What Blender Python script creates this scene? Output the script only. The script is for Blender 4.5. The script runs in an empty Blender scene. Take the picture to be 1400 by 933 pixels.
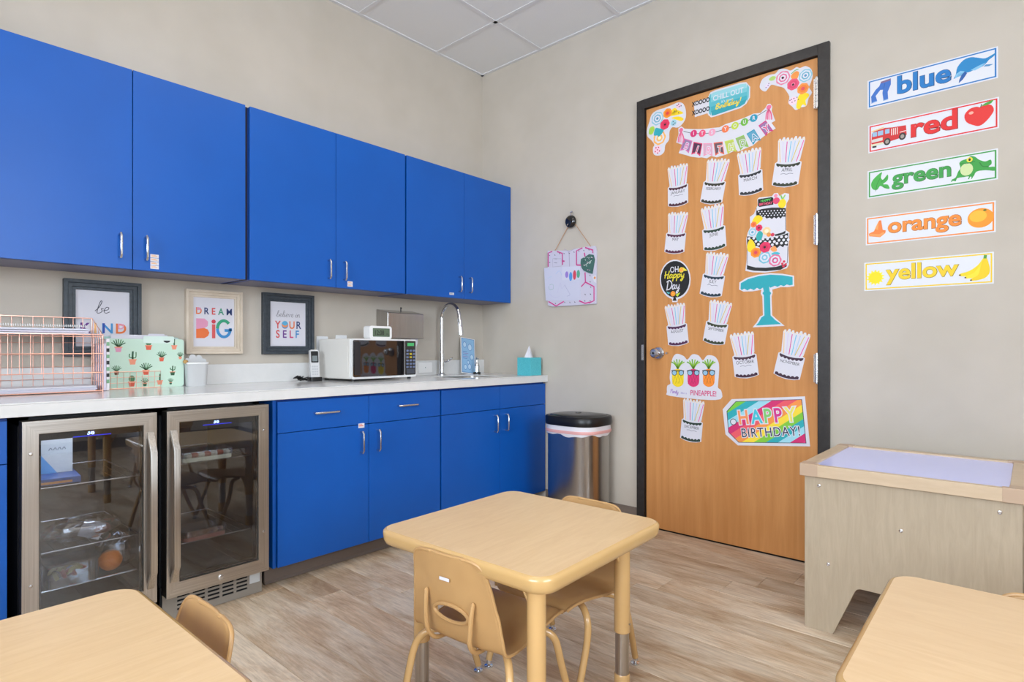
import bpy, bmesh, math, random
from mathutils import Vector, Matrix
from mathutils.geometry import tessellate_polygon
random.seed(7)
PI = math.pi
R_ = math.radians
SC = bpy.context.scene
COL = SC.collection

# ------------------------------------------------------------------ camera, world, exposure
FPX, HZ, CX = 793.0, 478.0, 700.0
TH = math.atan(710 / 793.0)                       # heading of the lens, measured from +x
CAM = (-3.051, -3.026, 1.038)
cd = bpy.data.cameras.new('camera'); cam = bpy.data.objects.new('camera', cd); COL.objects.link(cam)
cam.location = CAM
cam.rotation_euler = (PI / 2, 0, TH - PI / 2)
cd.sensor_width = 36.0; cd.lens = 36.0 * FPX / 1400.0
cd.shift_y = (HZ - 466.5) / 1400.0
cd.clip_start = 0.05
SC.camera = cam
SC.view_settings.view_transform = 'Standard'; SC.view_settings.look = 'None'
SC.view_settings.gamma = 1.0; SC.view_settings.use_curve_mapping = False
SC.view_settings.exposure = 0.0
LAMP = 4.0          # strength of the ceiling light diffusers
DAY = 305.0          # watts of each window's daylight
w = bpy.data.worlds.new('sky'); SC.world = w; w.use_nodes = True
wn = w.node_tree.nodes; sk = wn.new('ShaderNodeTexSky'); sk.sky_type = 'NISHITA'; sk.sun_elevation = R_(48); sk.sun_disc = False
sk.sun_rotation = R_(100)
w.node_tree.links.new(sk.outputs[0], wn['Background'].inputs[0]); wn['Background'].inputs[1].default_value = 0.12
def area(name, loc, rot, sx, sy, watts, color):
    l = bpy.data.lights.new(name, 'AREA'); l.shape = 'RECTANGLE'; l.size = sx; l.size_y = sy; l.energy = watts; l.color = color
    o = bpy.data.objects.new(name, l); COL.objects.link(o); o.location = loc; o.rotation_euler = rot; return o
RX0, RY0, CEIL = -5.33, -5.44, 3.058              # far corners of the room, ceiling height
area('window_daylight', (RX0 - 0.35, -2.9, 1.9), (0, -PI / 2, 0), 2.0, 2.9, DAY, (0.86, 0.92, 1.0))
area('window_daylight', (-2.9, RY0 - 0.35, 1.9), (PI / 2, 0, 0), 2.9, 2.0, DAY*0.8, (0.88, 0.93, 1.0))

# photo pixel -> point on a real plane of the room
Fv = (math.cos(TH), math.sin(TH)); Rv = (math.sin(TH), -math.cos(TH))
def _d(px):
    t = (px - CX) / FPX; return (Fv[0] + Rv[0] * t, Fv[1] + Rv[1] * t)
def on_x(px, py, x=0.0):
    d = _d(px); D = (x - CAM[0]) / d[0]; return Vector((x, CAM[1] + d[1] * D, CAM[2] - (py - HZ) / FPX * D))
def on_y(px, py, y=0.0):
    d = _d(px); D = (y - CAM[1]) / d[1]; return Vector((CAM[0] + d[0] * D, y, CAM[2] - (py - HZ) / FPX * D))

# ------------------------------------------------------------------ materials
def lin(c): 
    c = c / 255.0
    return c / 12.92 if c <= 0.04045 else ((c + 0.055) / 1.055) ** 2.4
_mc = {}
def mat(rgb, rough=0.5, metal=0.0, coat=0.0, emit=0.0, name=None, spec=0.5):
    k = (tuple(rgb), rough, metal, coat, emit, spec)
    if k in _mc: return _mc[k]
    m = bpy.data.materials.new(name or 'paint_%02x%02x%02x' % tuple(rgb)); m.use_nodes = True
    b = m.node_tree.nodes['Principled BSDF']; c = tuple(lin(v) for v in rgb) + (1,)
    b.inputs['Base Color'].default_value = c; b.inputs['Roughness'].default_value = rough
    b.inputs['Metallic'].default_value = metal; b.inputs['Coat Weight'].default_value = coat
    b.inputs['Specular IOR Level'].default_value = spec
    if emit: b.inputs['Emission Color'].default_value = c; b.inputs['Emission Strength'].default_value = emit
    _mc[k] = m; return m
def noisy(name, c1, c2, scale=(1, 1, 1), detail=4, rough=0.5, bump=0.0, bscale=None, metal=0.0, coat=0.0, rand=0.0, coord='Object', spec=0.5, c3=None, ramp=(0.35, 0.65), distort=0.0, rvar=0.0, bdist=0.002):
    """colour from stretched noise, optional per-object random shift and bump"""
    m = bpy.data.materials.new(name); m.use_nodes = True; nt = m.node_tree; N = nt.nodes; L = nt.links
    b = N['Principled BSDF']; b.inputs['Roughness'].default_value = rough; b.inputs['Metallic'].default_value = metal
    b.inputs['Coat Weight'].default_value = coat; b.inputs['Specular IOR Level'].default_value = spec
    tc = N.new('ShaderNodeTexCoord'); mp = N.new('ShaderNodeMapping'); mp.inputs['Scale'].default_value = scale
    L.new(tc.outputs[coord], mp.inputs[0])
    vec = mp.outputs[0]; oi = None
    if rand:
        oi = N.new('ShaderNodeObjectInfo'); ad = N.new('ShaderNodeVectorMath'); ad.operation = 'ADD'
        mu = N.new('ShaderNodeMath'); mu.operation = 'MULTIPLY'; mu.inputs[1].default_value = 53.0
        L.new(oi.outputs['Random'], mu.inputs[0]); L.new(vec, ad.inputs[0]); L.new(mu.outputs[0], ad.inputs[1]); vec = ad.outputs[0]
    n = N.new('ShaderNodeTexNoise'); n.inputs['Scale'].default_value = 1.0; n.inputs['Detail'].default_value = detail
    n.inputs['Roughness'].default_value = 0.62; n.inputs['Distortion'].default_value = distort
    L.new(vec, n.inputs['Vector'])
    r = N.new('ShaderNodeValToRGB'); e = r.color_ramp.elements
    e[0].position = ramp[0]; e[1].position = ramp[1]
    e[0].color = tuple(lin(v) for v in c1) + (1,); e[1].color = tuple(lin(v) for v in c2) + (1,)
    if c3:
        x = r.color_ramp.elements.new(0.5 * (ramp[0] + ramp[1])); x.color = tuple(lin(v) for v in c3) + (1,)
    L.new(n.outputs['Fac'], r.inputs[0]); out = r.outputs[0]
    if rand:
        hs = N.new('ShaderNodeHueSaturation'); mr = N.new('ShaderNodeMapRange')
        mr.inputs[3].default_value = 1 - rand; mr.inputs[4].default_value = 1 + rand
        L.new(oi.outputs['Random'], mr.inputs[0]); L.new(mr.outputs[0], hs.inputs['Value']); L.new(out, hs.inputs['Color']); out = hs.outputs[0]
    L.new(out, b.inputs['Base Color'])
    if bump:
        n2 = N.new('ShaderNodeTexNoise'); mp2 = N.new('ShaderNodeMapping'); mp2.inputs['Scale'].default_value = bscale or scale
        L.new(tc.outputs[coord], mp2.inputs[0]); L.new(mp2.outputs[0], n2.inputs['Vector']); n2.inputs['Detail'].default_value = 3
        n2.inputs['Scale'].default_value = 1.0
        bp = N.new('ShaderNodeBump'); bp.inputs['Strength'].default_value = bump; bp.inputs['Distance'].default_value = bdist
        L.new(n2.outputs['Fac'], bp.inputs['Height']); L.new(bp.outputs[0], b.inputs['Normal'])
    if rvar:
        mr2 = N.new('ShaderNodeMapRange'); mr2.inputs[3].default_value = rough - rvar; mr2.inputs[4].default_value = rough + rvar
        L.new(n.outputs['Fac'], mr2.inputs[0]); L.new(mr2.outputs[0], b.inputs['Roughness'])
    return m
def thin_glass(name, tint, refl=0.06, rough=0.0):
    m = bpy.data.materials.new(name); m.use_nodes = True; nt = m.node_tree; N = nt.nodes; L = nt.links
    N.remove(N['Principled BSDF']); o = N['Material Output']
    t = N.new('ShaderNodeBsdfTransparent'); t.inputs[0].default_value = tuple(lin(v) for v in tint) + (1,)
    g = N.new('ShaderNodeBsdfGlossy'); g.inputs['Roughness'].default_value = rough; g.inputs[0].default_value = (1, 1, 1, 1)
    fr = N.new('ShaderNodeLayerWeight'); fr.inputs[0].default_value = 0.35
    mr = N.new('ShaderNodeMapRange'); mr.inputs[3].default_value = refl; mr.inputs[4].default_value = 0.9
    L.new(fr.outputs['Fresnel'], mr.inputs[0])
    mx = N.new('ShaderNodeMixShader'); L.new(mr.outputs[0], mx.inputs[0]); L.new(t.outputs[0], mx.inputs[1]); L.new(g.outputs[0], mx.inputs[2])
    L.new(mx.outputs[0], o.inputs[0]); return m

M = {}
M['wall'] = noisy('linen_wallcovering', (192, 183, 170), (200, 191, 179), (2, 2, 2), 3, 0.75, 0.18, (520, 520, 90), spec=0.25)
M['ceiling'] = noisy('mineral_fibre_tile', (232, 232, 232), (240, 240, 240), (260, 260, 260), 4, 0.9, 0.35, (300, 300, 300), spec=0.1)
M['grid'] = mat((226, 226, 228), 0.5)
def plank_material():
    m = bpy.data.materials.new('weathered_oak_plank'); m.use_nodes = True; nt = m.node_tree; N = nt.nodes; L = nt.links
    b = N['Principled BSDF']; b.inputs['Roughness'].default_value = .42; b.inputs['Specular IOR Level'].default_value = .3
    tc = N.new('ShaderNodeTexCoord'); oi = N.new('ShaderNodeObjectInfo'); mu = N.new('ShaderNodeMath'); mu.operation = 'MULTIPLY'; mu.inputs[1].default_value = 71.0
    L.new(oi.outputs['Random'], mu.inputs[0])
    def nz(scale, detail, rough, dist=0.0):
        mp = N.new('ShaderNodeMapping'); mp.inputs['Scale'].default_value = scale; L.new(tc.outputs['Object'], mp.inputs[0])
        ad = N.new('ShaderNodeVectorMath'); ad.operation = 'ADD'; L.new(mp.outputs[0], ad.inputs[0]); L.new(mu.outputs[0], ad.inputs[1])
        n = N.new('ShaderNodeTexNoise'); n.inputs['Scale'].default_value = 1.0; n.inputs['Detail'].default_value = detail; n.inputs['Roughness'].default_value = rough; n.inputs['Distortion'].default_value = dist
        L.new(ad.outputs[0], n.inputs['Vector']); return n.outputs['Fac']
    def ramp(src, stops):
        r = N.new('ShaderNodeValToRGB'); e = r.color_ramp.elements
        while len(e) < len(stops): e.new(.5)
        for k, (p, c) in enumerate(stops): e[k].position = p; e[k].color = tuple(lin(v) for v in c) + (1,)
        L.new(src, r.inputs[0]); return r.outputs[0]
    base_ = ramp(nz((9, 2.6, 1), 8, .66, .5), [(.33, (184, 152, 120)), (.45, (208, 182, 152)), (.56, (224, 205, 180)), (.74, (234, 219, 198))])
    fine = ramp(nz((120, 9, 1), 6, .7), [(.30, (176, 168, 160)), (.62, (255, 255, 255))])
    mx = N.new('ShaderNodeMix'); mx.data_type = 'RGBA'; mx.blend_type = 'MULTIPLY'; mx.inputs[0].default_value = .6
    L.new(base_, mx.inputs[6]); L.new(fine, mx.inputs[7])
    hs = N.new('ShaderNodeHueSaturation'); mr = N.new('ShaderNodeMapRange'); mr.inputs[3].default_value = .90; mr.inputs[4].default_value = 1.13
    L.new(oi.outputs['Random'], mr.inputs[0]); L.new(mr.outputs[0], hs.inputs['Value']); L.new(mx.outputs[2], hs.inputs['Color'])
    L.new(hs.outputs[0], b.inputs['Base Color'])
    bp = N.new('ShaderNodeBump'); bp.inputs['Strength'].default_value = .15; bp.inputs['Distance'].default_value = .001
    L.new(nz((150, 10, 1), 4, .6), bp.inputs['Height']); L.new(bp.outputs[0], b.inputs['Normal'])
    return m
M['plank'] = plank_material()
M['under'] = mat((60, 50, 44), 0.9)
M['cove'] = mat((120, 106, 96), 0.55)
M['blue'] = noisy('blue_laminate', (3, 83, 171), (5, 86, 176), (3, 3, 3), 2, 0.38, 0.05, (60, 60, 60), spec=0.42)
M['blue_edge'] = mat((4, 66, 160), 0.45)
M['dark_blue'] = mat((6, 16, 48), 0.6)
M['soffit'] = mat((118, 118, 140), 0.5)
M['quartz'] = noisy('white_quartz', (216, 216, 215), (222, 221, 220), (14, 14, 14), 5, 0.13, spec=0.5)
M['steel'] = noisy('brushed_steel', (176, 170, 163), (200, 195, 189), (2, 2, 300), 3, 0.30, metal=1.0, rvar=0.06)
M['steel_v'] = noisy('brushed_steel_upright', (178, 172, 164), (202, 196, 190), (300, 300, 2), 3, 0.30, metal=1.0, rvar=0.06)
M['steel_can'] = noisy('brushed_can_steel', (176, 172, 168), (190, 187, 184), (400, 400, 3), 3, 0.22, metal=1.0)
M['nickel'] = mat((205, 205, 208), 0.24, 1.0)
M['chrome'] = mat((222, 224, 228), 0.07, 1.0)
M['black'] = mat((14, 14, 16), 0.35)
M['black_matte'] = mat((18, 18, 20), 0.8)
M['gasket'] = mat((8, 8, 9), 0.6)
M['fridge_glass'] = thin_glass('tinted_fridge_glass', (236, 238, 241), 0.035)
M['clear'] = thin_glass('window_glass', (245, 248, 250), 0.05)
M['plastic_film'] = thin_glass('clear_plastic', (225, 230, 235), 0.12, 0.15)
M['door'] = noisy('maple_veneer_door', (194, 130, 70), (212, 150, 90), (26, 26, 1.6), 6, 0.38, 0.04, (120, 120, 6), distort=0.4, ramp=(0.3, 0.7), spec=0.4)
M['jamb'] = noisy('dark_bronze_frame', (38, 35, 34), (48, 45, 44), (30, 30, 30), 3, 0.38, 0.03, (200, 200, 200))
M['maple_top'] = noisy('maple_laminate', (217, 181, 133), (228, 195, 149), (5, 34, 5), 6, 0.30, distort=1.6, ramp=(0.3, 0.75), spec=0.5)
M['maple_top2'] = noisy('maple_laminate_crosswise', (214, 179, 136), (224, 192, 151), (34, 5, 5), 6, 0.30, distort=1.6, ramp=(0.3, 0.75), spec=0.5)
M['tan_edge'] = mat((202, 164, 108), 0.22, coat=0.3)
M['tan_metal'] = mat((208, 167, 110), 0.24, coat=0.4)
M['tan_plastic'] = noisy('sand_plastic', (184, 143, 93), (190, 149, 98), (8, 8, 8), 2, 0.42, 0.08, (700, 700, 700), bdist=0.0004)
M['plywood'] = noisy('birch_ply', (174, 157, 133), (187, 171, 147), (12, 60, 7), 6, 0.5, distort=0.8, ramp=(0.3, 0.75))
M['maple_trim'] = noisy('maple_trim', (200, 176, 146), (212, 189, 160), (40, 8, 40), 5, 0.4, ramp=(0.3, 0.75))
M['maple_trim_end'] = mat((190, 163, 138), 0.45)
M['glow'] = mat((188, 192, 236), 0.18, emit=0.16, name='lit_acrylic')
M['rose'] = mat((232, 176, 156), 0.3, 0.8)
M['paper'] = mat((218, 216, 224), 0.7, name='white_paper')
M['white'] = mat((236, 236, 236), 0.4, name='white_plastic')
M['offwhite'] = mat((222, 219, 212), 0.4)
M['mic_glass'] = mat((22, 20, 22), 0.04, coat=1.0, name='black_door_glass')
M['grille'] = mat((140, 133, 124), 0.4); M['led'] = mat((225, 235, 255), 0.5, emit=14.0, name='fridge_led'); M['fridge_in'] = mat((44, 46, 50), 0.6)  # includes an added emitter for brightening the fridge interiors
M['lamp'] = mat((255, 244, 228), 0.5, emit=LAMP, name='lamp_diffuser')

# ------------------------------------------------------------------ mesh helpers
def crom(pts, n=6, closed=False):
    P = [Vector(p) for p in pts]; out = []
    m = len(P)
    rng = m if closed else m - 1
    for i in range(rng):
        if closed: p0, p1, p2, p3 = P[(i - 1) % m], P[i], P[(i + 1) % m], P[(i + 2) % m]
        else: p0, p1, p2, p3 = P[max(i - 1, 0)], P[i], P[i + 1], P[min(i + 2, m - 1)]
        for k in range(n):
            t = k / n
            out.append(0.5 * ((2 * p1) + (-p0 + p2) * t + (2 * p0 - 5 * p1 + 4 * p2 - p3) * t * t + (-p0 + 3 * p1 - 3 * p2 + p3) * t ** 3))
    if not closed: out.append(P[-1].copy())
    return out
class MB:
    def __init__(s): s.v = []; s.f = []; s.m = []; s.mats = []
    def mi(s, m):
        if m not in s.mats: s.mats.append(m)
        return s.mats.index(m)
    def add(s, vs, fs, m, T=None):
        o = len(s.v); k = s.mi(m)
        for p in vs:
            p = Vector(p)
            s.v.append(T @ p if T else p)
        for f in fs: s.f.append([i + o for i in f]); s.m.append(k)
        return s
    def box(s, x0, x1, y0, y1, z0, z1, m, T=None):
        vs = [(x, y, z) for x in (x0, x1) for y in (y0, y1) for z in (z0, z1)]
        return s.add(vs, [(0, 1, 3, 2), (4, 6, 7, 5), (0, 4, 5, 1), (2, 3, 7, 6), (0, 2, 6, 4), (1, 5, 7, 3)], m, T)
    def tube(s, pts, r, m, n=8, closed=False, T=None, caps=True):
        P = [Vector(p) for p in pts]; k = len(P); vs = []; fs = []
        rr = r if hasattr(r, '__len__') else [r] * k
        up = None
        for i in range(k):
            if closed: t = P[(i + 1) % k] - P[i - 1]
            else: t = P[min(i + 1, k - 1)] - P[max(i - 1, 0)]
            t.normalize()
            if up is None:
                up = Vector((0, 0, 1)) if abs(t.z) < 0.9 else Vector((1, 0, 0))
            a = t.cross(up)
            if a.length < 1e-6: a = t.cross(Vector((0, 1, 0)))
            a.normalize(); b = t.cross(a); up = -b if b.dot(up) < 0 else b
            for j in range(n):
                g = 2 * PI * j / n; vs.append(P[i] + a * math.cos(g) * rr[i] + up * math.sin(g) * rr[i])
        for i in range(k if closed else k - 1):
            for j in range(n):
                i2 = (i + 1) % k
                fs.append((i * n + j, i * n + (j + 1) % n, i2 * n + (j + 1) % n, i2 * n + j))
        if caps and not closed: fs.append(tuple(range(n))); fs.append(tuple(range((k - 1) * n, k * n)))
        return s.add(vs, fs, m, T)
    def cyl(s, p0, p1, r, m, n=20, r2=None, T=None):
        return s.tube([p0, p1], [r, r if r2 is None else r2], m, n, T=T)
    def lathe(s, prof, c, m, n=28, T=None, sx=1, sy=1, exp=2.0):
        vs = []; fs = []
        for (r, z) in prof:
            for j in range(n):
                g = 2 * PI * j / n; ca, sa = math.cos(g), math.sin(g)
                q = (abs(ca) ** exp + abs(sa) ** exp) ** (-1 / exp) if exp != 2.0 else 1
                vs.append((c[0] + r * ca * q * sx, c[1] + r * sa * q * sy, c[2] + z))
        for i in range(len(prof) - 1):
            for j in range(n): fs.append((i * n + j, i * n + (j + 1) % n, (i + 1) * n + (j + 1) % n, (i + 1) * n + j))
        fs.append(tuple(range(n))); fs.append(tuple(range((len(prof) - 1) * n, len(prof) * n)))
        return s.add(vs, fs, m, T)
    def prism(s, poly, w0, w1, m, ax='z', T=None, holes=(), side=None):
        """extrude a 2D outline; ax gives the extrusion axis: z -> (u,v,w), y -> (u,w,v), x -> (w,u,v)"""
        f = {'z': lambda u, v, q: (u, v, q), 'y': lambda u, v, q: (u, q, v), 'x': lambda u, v, q: (q, u, v)}[ax]
        loops = [list(poly)] + [list(h) for h in holes]; flat = [p for l in loops for p in l]; n = len(flat)
        tri = tessellate_polygon([[Vector((p[0], p[1], 0)) for p in l] for l in loops])
        vs = [f(p[0], p[1], w0) for p in flat] + [f(p[0], p[1], w1) for p in flat]
        if holes: fs = [tuple(t) for t in tri] + [tuple(i + n for i in t) for t in tri]
        else: fs = [tuple(range(n)), tuple(range(n, 2 * n))] if len(flat) <= 4 else [tuple(t) for t in tri] + [tuple(i + n for i in t) for t in tri]
        s.add(vs, fs, m, T)
        o = 0; sd = []
        for l in loops:
            k = len(l)
            for i in range(k): sd.append((o + i, o + (i + 1) % k, o + (i + 1) % k + n, o + i + n))
            o += k
        return s.add(vs, sd, side or m, T)
    def build(s, name, parent=None, loc=None, rot=None, bevel=0, seg=2, smooth=35, sub=0, matrix=None, fixn=True):
        me = bpy.data.meshes.new(name)
        me.from_pydata([tuple(v) for v in s.v], [], s.f)
        for x in s.mats: me.materials.append(x)
        me.polygons.foreach_set('material_index', s.m)
        bm = bmesh.new(); bm.from_mesh(me)
        bmesh.ops.remove_doubles(bm, verts=bm.verts, dist=1e-6)
        if fixn: bmesh.ops.recalc_face_normals(bm, faces=bm.faces)
        bm.to_mesh(me); bm.free()
        if smooth:
            me.shade_smooth(); me.set_sharp_from_angle(angle=R_(smooth))
        o = bpy.data.objects.new(name, me); COL.objects.link(o)
        if parent: o.parent = parent
        if loc: o.location = loc
        if rot: o.rotation_euler = rot
        if matrix: o.matrix_local = matrix
        if bevel:
            b = o.modifiers.new('bevel', 'BEVEL'); b.width = bevel; b.segments = seg; b.limit_method = 'ANGLE'; b.angle_limit = R_(40); b.harden_normals = True
        if sub:
            u = o.modifiers.new('sub', 'SUBSURF'); u.levels = sub; u.render_levels = sub
        return o
def tag(o, label, cat, group=None):
    o['label'] = label; o['category'] = cat
    if group: o['group'] = group
    return o
def thing(name, label, cat, loc=(0, 0, 0), rz=0.0, group=None, matrix=None):
    o = bpy.data.objects.new(name, None); COL.objects.link(o); o.empty_display_size = 0.05
    if matrix: o.matrix_world = matrix
    else: o.location = loc; o.rotation_euler = (0, 0, rz)
    return tag(o, label, cat, group)
def struct(o): o['kind'] = 'structure'; return o
def copy_tree(o, parent=None):
    c = o.copy(); COL.objects.link(c)
    if parent: c.parent = parent
    for ch in list(o.children): copy_tree(ch, c)
    return c
def rrect(x0, y0, x1, y1, r, n=6):
    out = []
    for cx, cy, a in ((x1 - r, y1 - r, 0), (x0 + r, y1 - r, 90), (x0 + r, y0 + r, 180), (x1 - r, y0 + r, 270)):
        for k in range(n + 1):
            g = R_(a + 90 * k / n); out.append((cx + r * math.cos(g), cy + r * math.sin(g)))
    return out
def ell(cx, cy, rx, ry=None, n=20, rot=0.0):
    ry = rx if ry is None else ry; c, s_ = math.cos(rot), math.sin(rot); out = []
    for k in range(n):
        g = 2 * PI * k / n; a, b = rx * math.cos(g), ry * math.sin(g); out.append((cx + a * c - b * s_, cy + a * s_ + b * c))
    return out

# ------------------------------------------------------------------ flat print on cards
_tc = {}
def text_geo(body, bold, space):
    k = (body, bold, space)
    if k not in _tc:
        cu = bpy.data.curves.new('lettering', 'FONT'); cu.body = body; cu.size = 1.0; cu.offset = bold; cu.align_x = 'CENTER'
        cu.align_y = 'BOTTOM_BASELINE'; cu.space_character = space; cu.resolution_u = 4
        o = bpy.data.objects.new('lettering', cu); COL.objects.link(o)
        bpy.context.view_layer.update()
        me = bpy.data.meshes.new_from_object(o.evaluated_get(bpy.context.evaluated_depsgraph_get()))
        _tc[k] = ([tuple(v.co) for v in me.vertices], [tuple(p.vertices) for p in me.polygons])
        bpy.data.objects.remove(o); bpy.data.curves.remove(cu); bpy.data.meshes.remove(me)
    return _tc[k]
CUR = {
 'b': ([[(0, .3), (.35, 1.0), (.5, 1.9), (.35, 2.0), (.25, 1.2), (.25, .1), (.5, 0), (.75, .3), (.6, .75), (.85, .7)]], .85),
 'e': ([[(0, .4), (.45, .6), (.5, .95), (.25, 1.0), (.1, .5), (.3, 0), (.7, .25)]], .68),
 'l': ([[(0, .2), (.35, 1.0), (.45, 1.9), (.28, 2.0), (.2, 1.0), (.25, .1), (.5, .1)]], .48),
 'i': ([[(0, .3), (.2, .95), (.15, .2), (.3, 0), (.5, .25)], [(.2, 1.35), (.26, 1.42)]], .46),
 'v': ([[(0, .6), (.15, .95), (.35, .05), (.65, .9), (.85, .8)]], .8),
 'n': ([[(0, .5), (.12, .95), (.12, 0), (.2, .6), (.45, 1.0), (.6, .7), (.6, .1), (.85, .2)]], .85),
 'a': ([[(.6, .8), (.3, 1.0), (.05, .45), (.25, 0), (.55, .5), (.65, .95), (.6, .2), (.85, .15)]], .85),
 'p': ([[(0, .5), (.12, 1.0), (.1, 0), (.08, -.9)], [(.12, .5), (.4, 1.0), (.65, .55), (.4, .05), (.15, .2)]], .78),
 'y': ([[(0, .7), (.1, .95), (.15, .3), (.35, .1), (.6, .5), (.65, .95), (.6, -.4), (.35, -.9), (.2, -.6), (.8, .1)]], .8),
 'r': ([[(0, .3), (.15, 1.0), (.3, .85), (.5, .85), (.45, .1), (.7, .2)]], .65),
 't': ([[(0, .2), (.3, 1.0), (.3, 1.7), (.28, .1), (.5, .1)], [(.05, 1.15), (.6, 1.25)]], .5),
 'h': ([[(0, .2), (.3, 1.0), (.42, 1.9), (.25, 2.0), (.2, 0), (.25, .6), (.5, 1.0), (.62, .7), (.62, .1), (.85, .2)]], .85),
 'd': ([[(.6, .8), (.3, 1.0), (.05, .45), (.25, 0), (.55, .4), (.7, 2.0), (.65, .1), (.9, .2)]], .88),
 'H': ([[(.15, 1.9), (.2, 0)], [(.9, 2.0), (.8, 0), (1.0, .1)], [(0, .8), (1.0, 1.1)]], 1.1),
 'D': ([[(.3, 1.9), (.25, 0)], [(0, 1.7), (.6, 2.0), (1.2, 1.2), (.9, .2), (.1, 0)]], 1.3),
 'B': ([[(.2, 1.9), (.15, 0)], [(0, 1.7), (.6, 2.0), (.8, 1.5), (.25, 1.05), (.9, .7), (.6, .05), (.1, .1)]], 1.0),
 'P': ([[(.2, 1.9), (.15, 0)], [(0, 1.6), (.5, 2.0), (.85, 1.5), (.3, .9)]], .9),
 '!': ([[(.2, 1.9), (.12, .5)], [(.1, .1), (.12, .02)]], .4), ' ': ([], .5)}
class Pr(MB):
    """print layers in card coordinates (u right, v up, w out of the wall)"""
    def poly(s, pts, m, lay, holes=()):
        loops = [list(pts)] + [list(h) for h in holes]
        tri = tessellate_polygon([[Vector((p[0], p[1], 0)) for p in l] for l in loops])
        return s.add([(p[0], p[1], lay) for l in loops for p in l], [tuple(t) for t in tri], m)
    def ring(s, pts, grow, m, lay):
        cx = sum(p[0] for p in pts) / len(pts); cy = sum(p[1] for p in pts) / len(pts)
        return s
    def frame(s, x0, y0, x1, y1, t, m, lay):
        for a in ((x0, y0, x1, y0 + t), (x0, y1 - t, x1, y1), (x0, y0 + t, x0 + t, y1 - t), (x1 - t, y0 + t, x1, y1 - t)):
            s.poly([(a[0], a[1]), (a[2], a[1]), (a[2], a[3]), (a[0], a[3])], m, lay)
    def stroke(s, pts, wd, m, lay, n=5, closed=False, smooth=True):
        P = crom([(p[0], p[1], 0) for p in pts], n, closed) if smooth else [Vector((p[0], p[1], 0)) for p in pts]
        k = len(P); vs = []; fs = []
        for i in range(k):
            t = (P[(i + 1) % k] - P[i - 1]) if closed else (P[min(i + 1, k - 1)] - P[max(i - 1, 0)])
            if t.length < 1e-9: t = Vector((1, 0, 0))
            t.normalize(); nn = Vector((-t.y, t.x, 0)) * wd / 2
            vs += [(P[i].x + nn.x, P[i].y + nn.y, lay), (P[i].x - nn.x, P[i].y - nn.y, lay)]
        for i in range(k if closed else k - 1):
            j = (i + 1) % k; fs.append((2 * i, 2 * i + 1, 2 * j + 1, 2 * j))
        return s.add(vs, fs, m)
    def text(s, body, u, v, size, m, lay, rot=0.0, bold=0.0, xs=1.0, space=1.0, shear=0.0):
        vs, fs = text_geo(body, bold, space); c, q = math.cos(rot), math.sin(rot); out = []
        for p in vs:
            a, b = (p[0] + p[1] * shear) * size * xs, p[1] * size
            out.append((u + a * c - b * q, v + a * q + b * c, lay))
        return s.add(out, fs, m)
    def script(s, body, u, v, xh, wd, m, lay, rot=0.0, slant=0.15, xs=1.0):
        c, q = math.cos(rot), math.sin(rot); x = 0
        tot = sum(CUR[ch][1] for ch in body); x = -tot / 2
        for ch in body:
            st, ad = CUR[ch]
            for l in st:
                pts = []
                for p in l:
                    a, b = (x + p[0] + p[1] * slant) * xh * xs, p[1] * xh
                    pts.append((u + a * c - b * q, v + a * q + b * c))
                s.stroke(pts, wd, m, lay, 4)
            x += ad
        return s
    def flower(s, u, v, r, cols, lay, petals=7):
        for i, cc in enumerate(cols):
            rr = r * (1 - i / len(cols)); pts = []
            for k in range(petals * 4):
                g = 2 * PI * k / (petals * 4); q = rr * (1 + 0.045 * math.cos(petals * g + i)); pts.append((u + q * math.cos(g), v + q * math.sin(g)))
            s.poly(pts, mat(cc, .6), lay + i * 0.00008)
        return s
LAY = 0.0012
def card(poly, m=None, t=0.0009):
    a = Pr(); a.prism(poly, 0, t, m or M['paper'], 'z'); return a
def wall2_matrix(p, off=0.0):        # on the door wall (x = const), facing -x
    return Matrix.Translation((p[0] - off, p[1], p[2])) @ Matrix(((0, 0, -1, 0), (-1, 0, 0, 0), (0, 1, 0, 0), (0, 0, 0, 1)))
def wall1_matrix(p):                 # on the cabinet wall, facing -y
    return Matrix.Translation(p) @ Matrix(((1, 0, 0, 0), (0, 0, -1, 0), (0, 1, 0, 0), (0, 0, 0, 1)))

# ================================================================== THE SETTING
def wall_with_hole(name, axis, c0, c1, a0, a1, z0, z1, hole=None):
    b = MB()
    def put(p0, p1, q0, q1):
        if axis == 'x': b.box(c0, c1, p0, p1, q0, q1, M['wall'])
        else: b.box(p0, p1, c0, c1, q0, q1, M['wall'])
    if hole:
        h0, h1, k0, k1 = hole
        put(a0, h0, z0, z1); put(h1, a1, z0, z1); put(h0, h1, k1, z1)
        if k0 > z0: put(h0, h1, z0, k0)
    else: put(a0, a1, z0, z1)
    return struct(b.build(name, smooth=0))
DL, DR, DT = -1.351, -2.263, 2.438                 # door leaf edges and top
wall_with_hole('wall_back', 'y', 0.0, 0.12, RX0, 0.12, 0, CEIL + .1)
wall_with_hole('wall_right', 'x', 0.0, 0.12, RY0, 0.0, 0, CEIL + .1, (DR - .03, DL + .03, 0, DT + .03))
wall_with_hole('wall_left', 'x', RX0 - .12, RX0, RY0, 0.0, 0, CEIL + .1, (-4.2, -1.6, 0.95, 2.8))
wall_with_hole('wall_front', 'y', RY0 - .12, RY0, RX0, 0.0, 0, CEIL + .1, (-4.2, -1.6, 0.95, 2.8))
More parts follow.
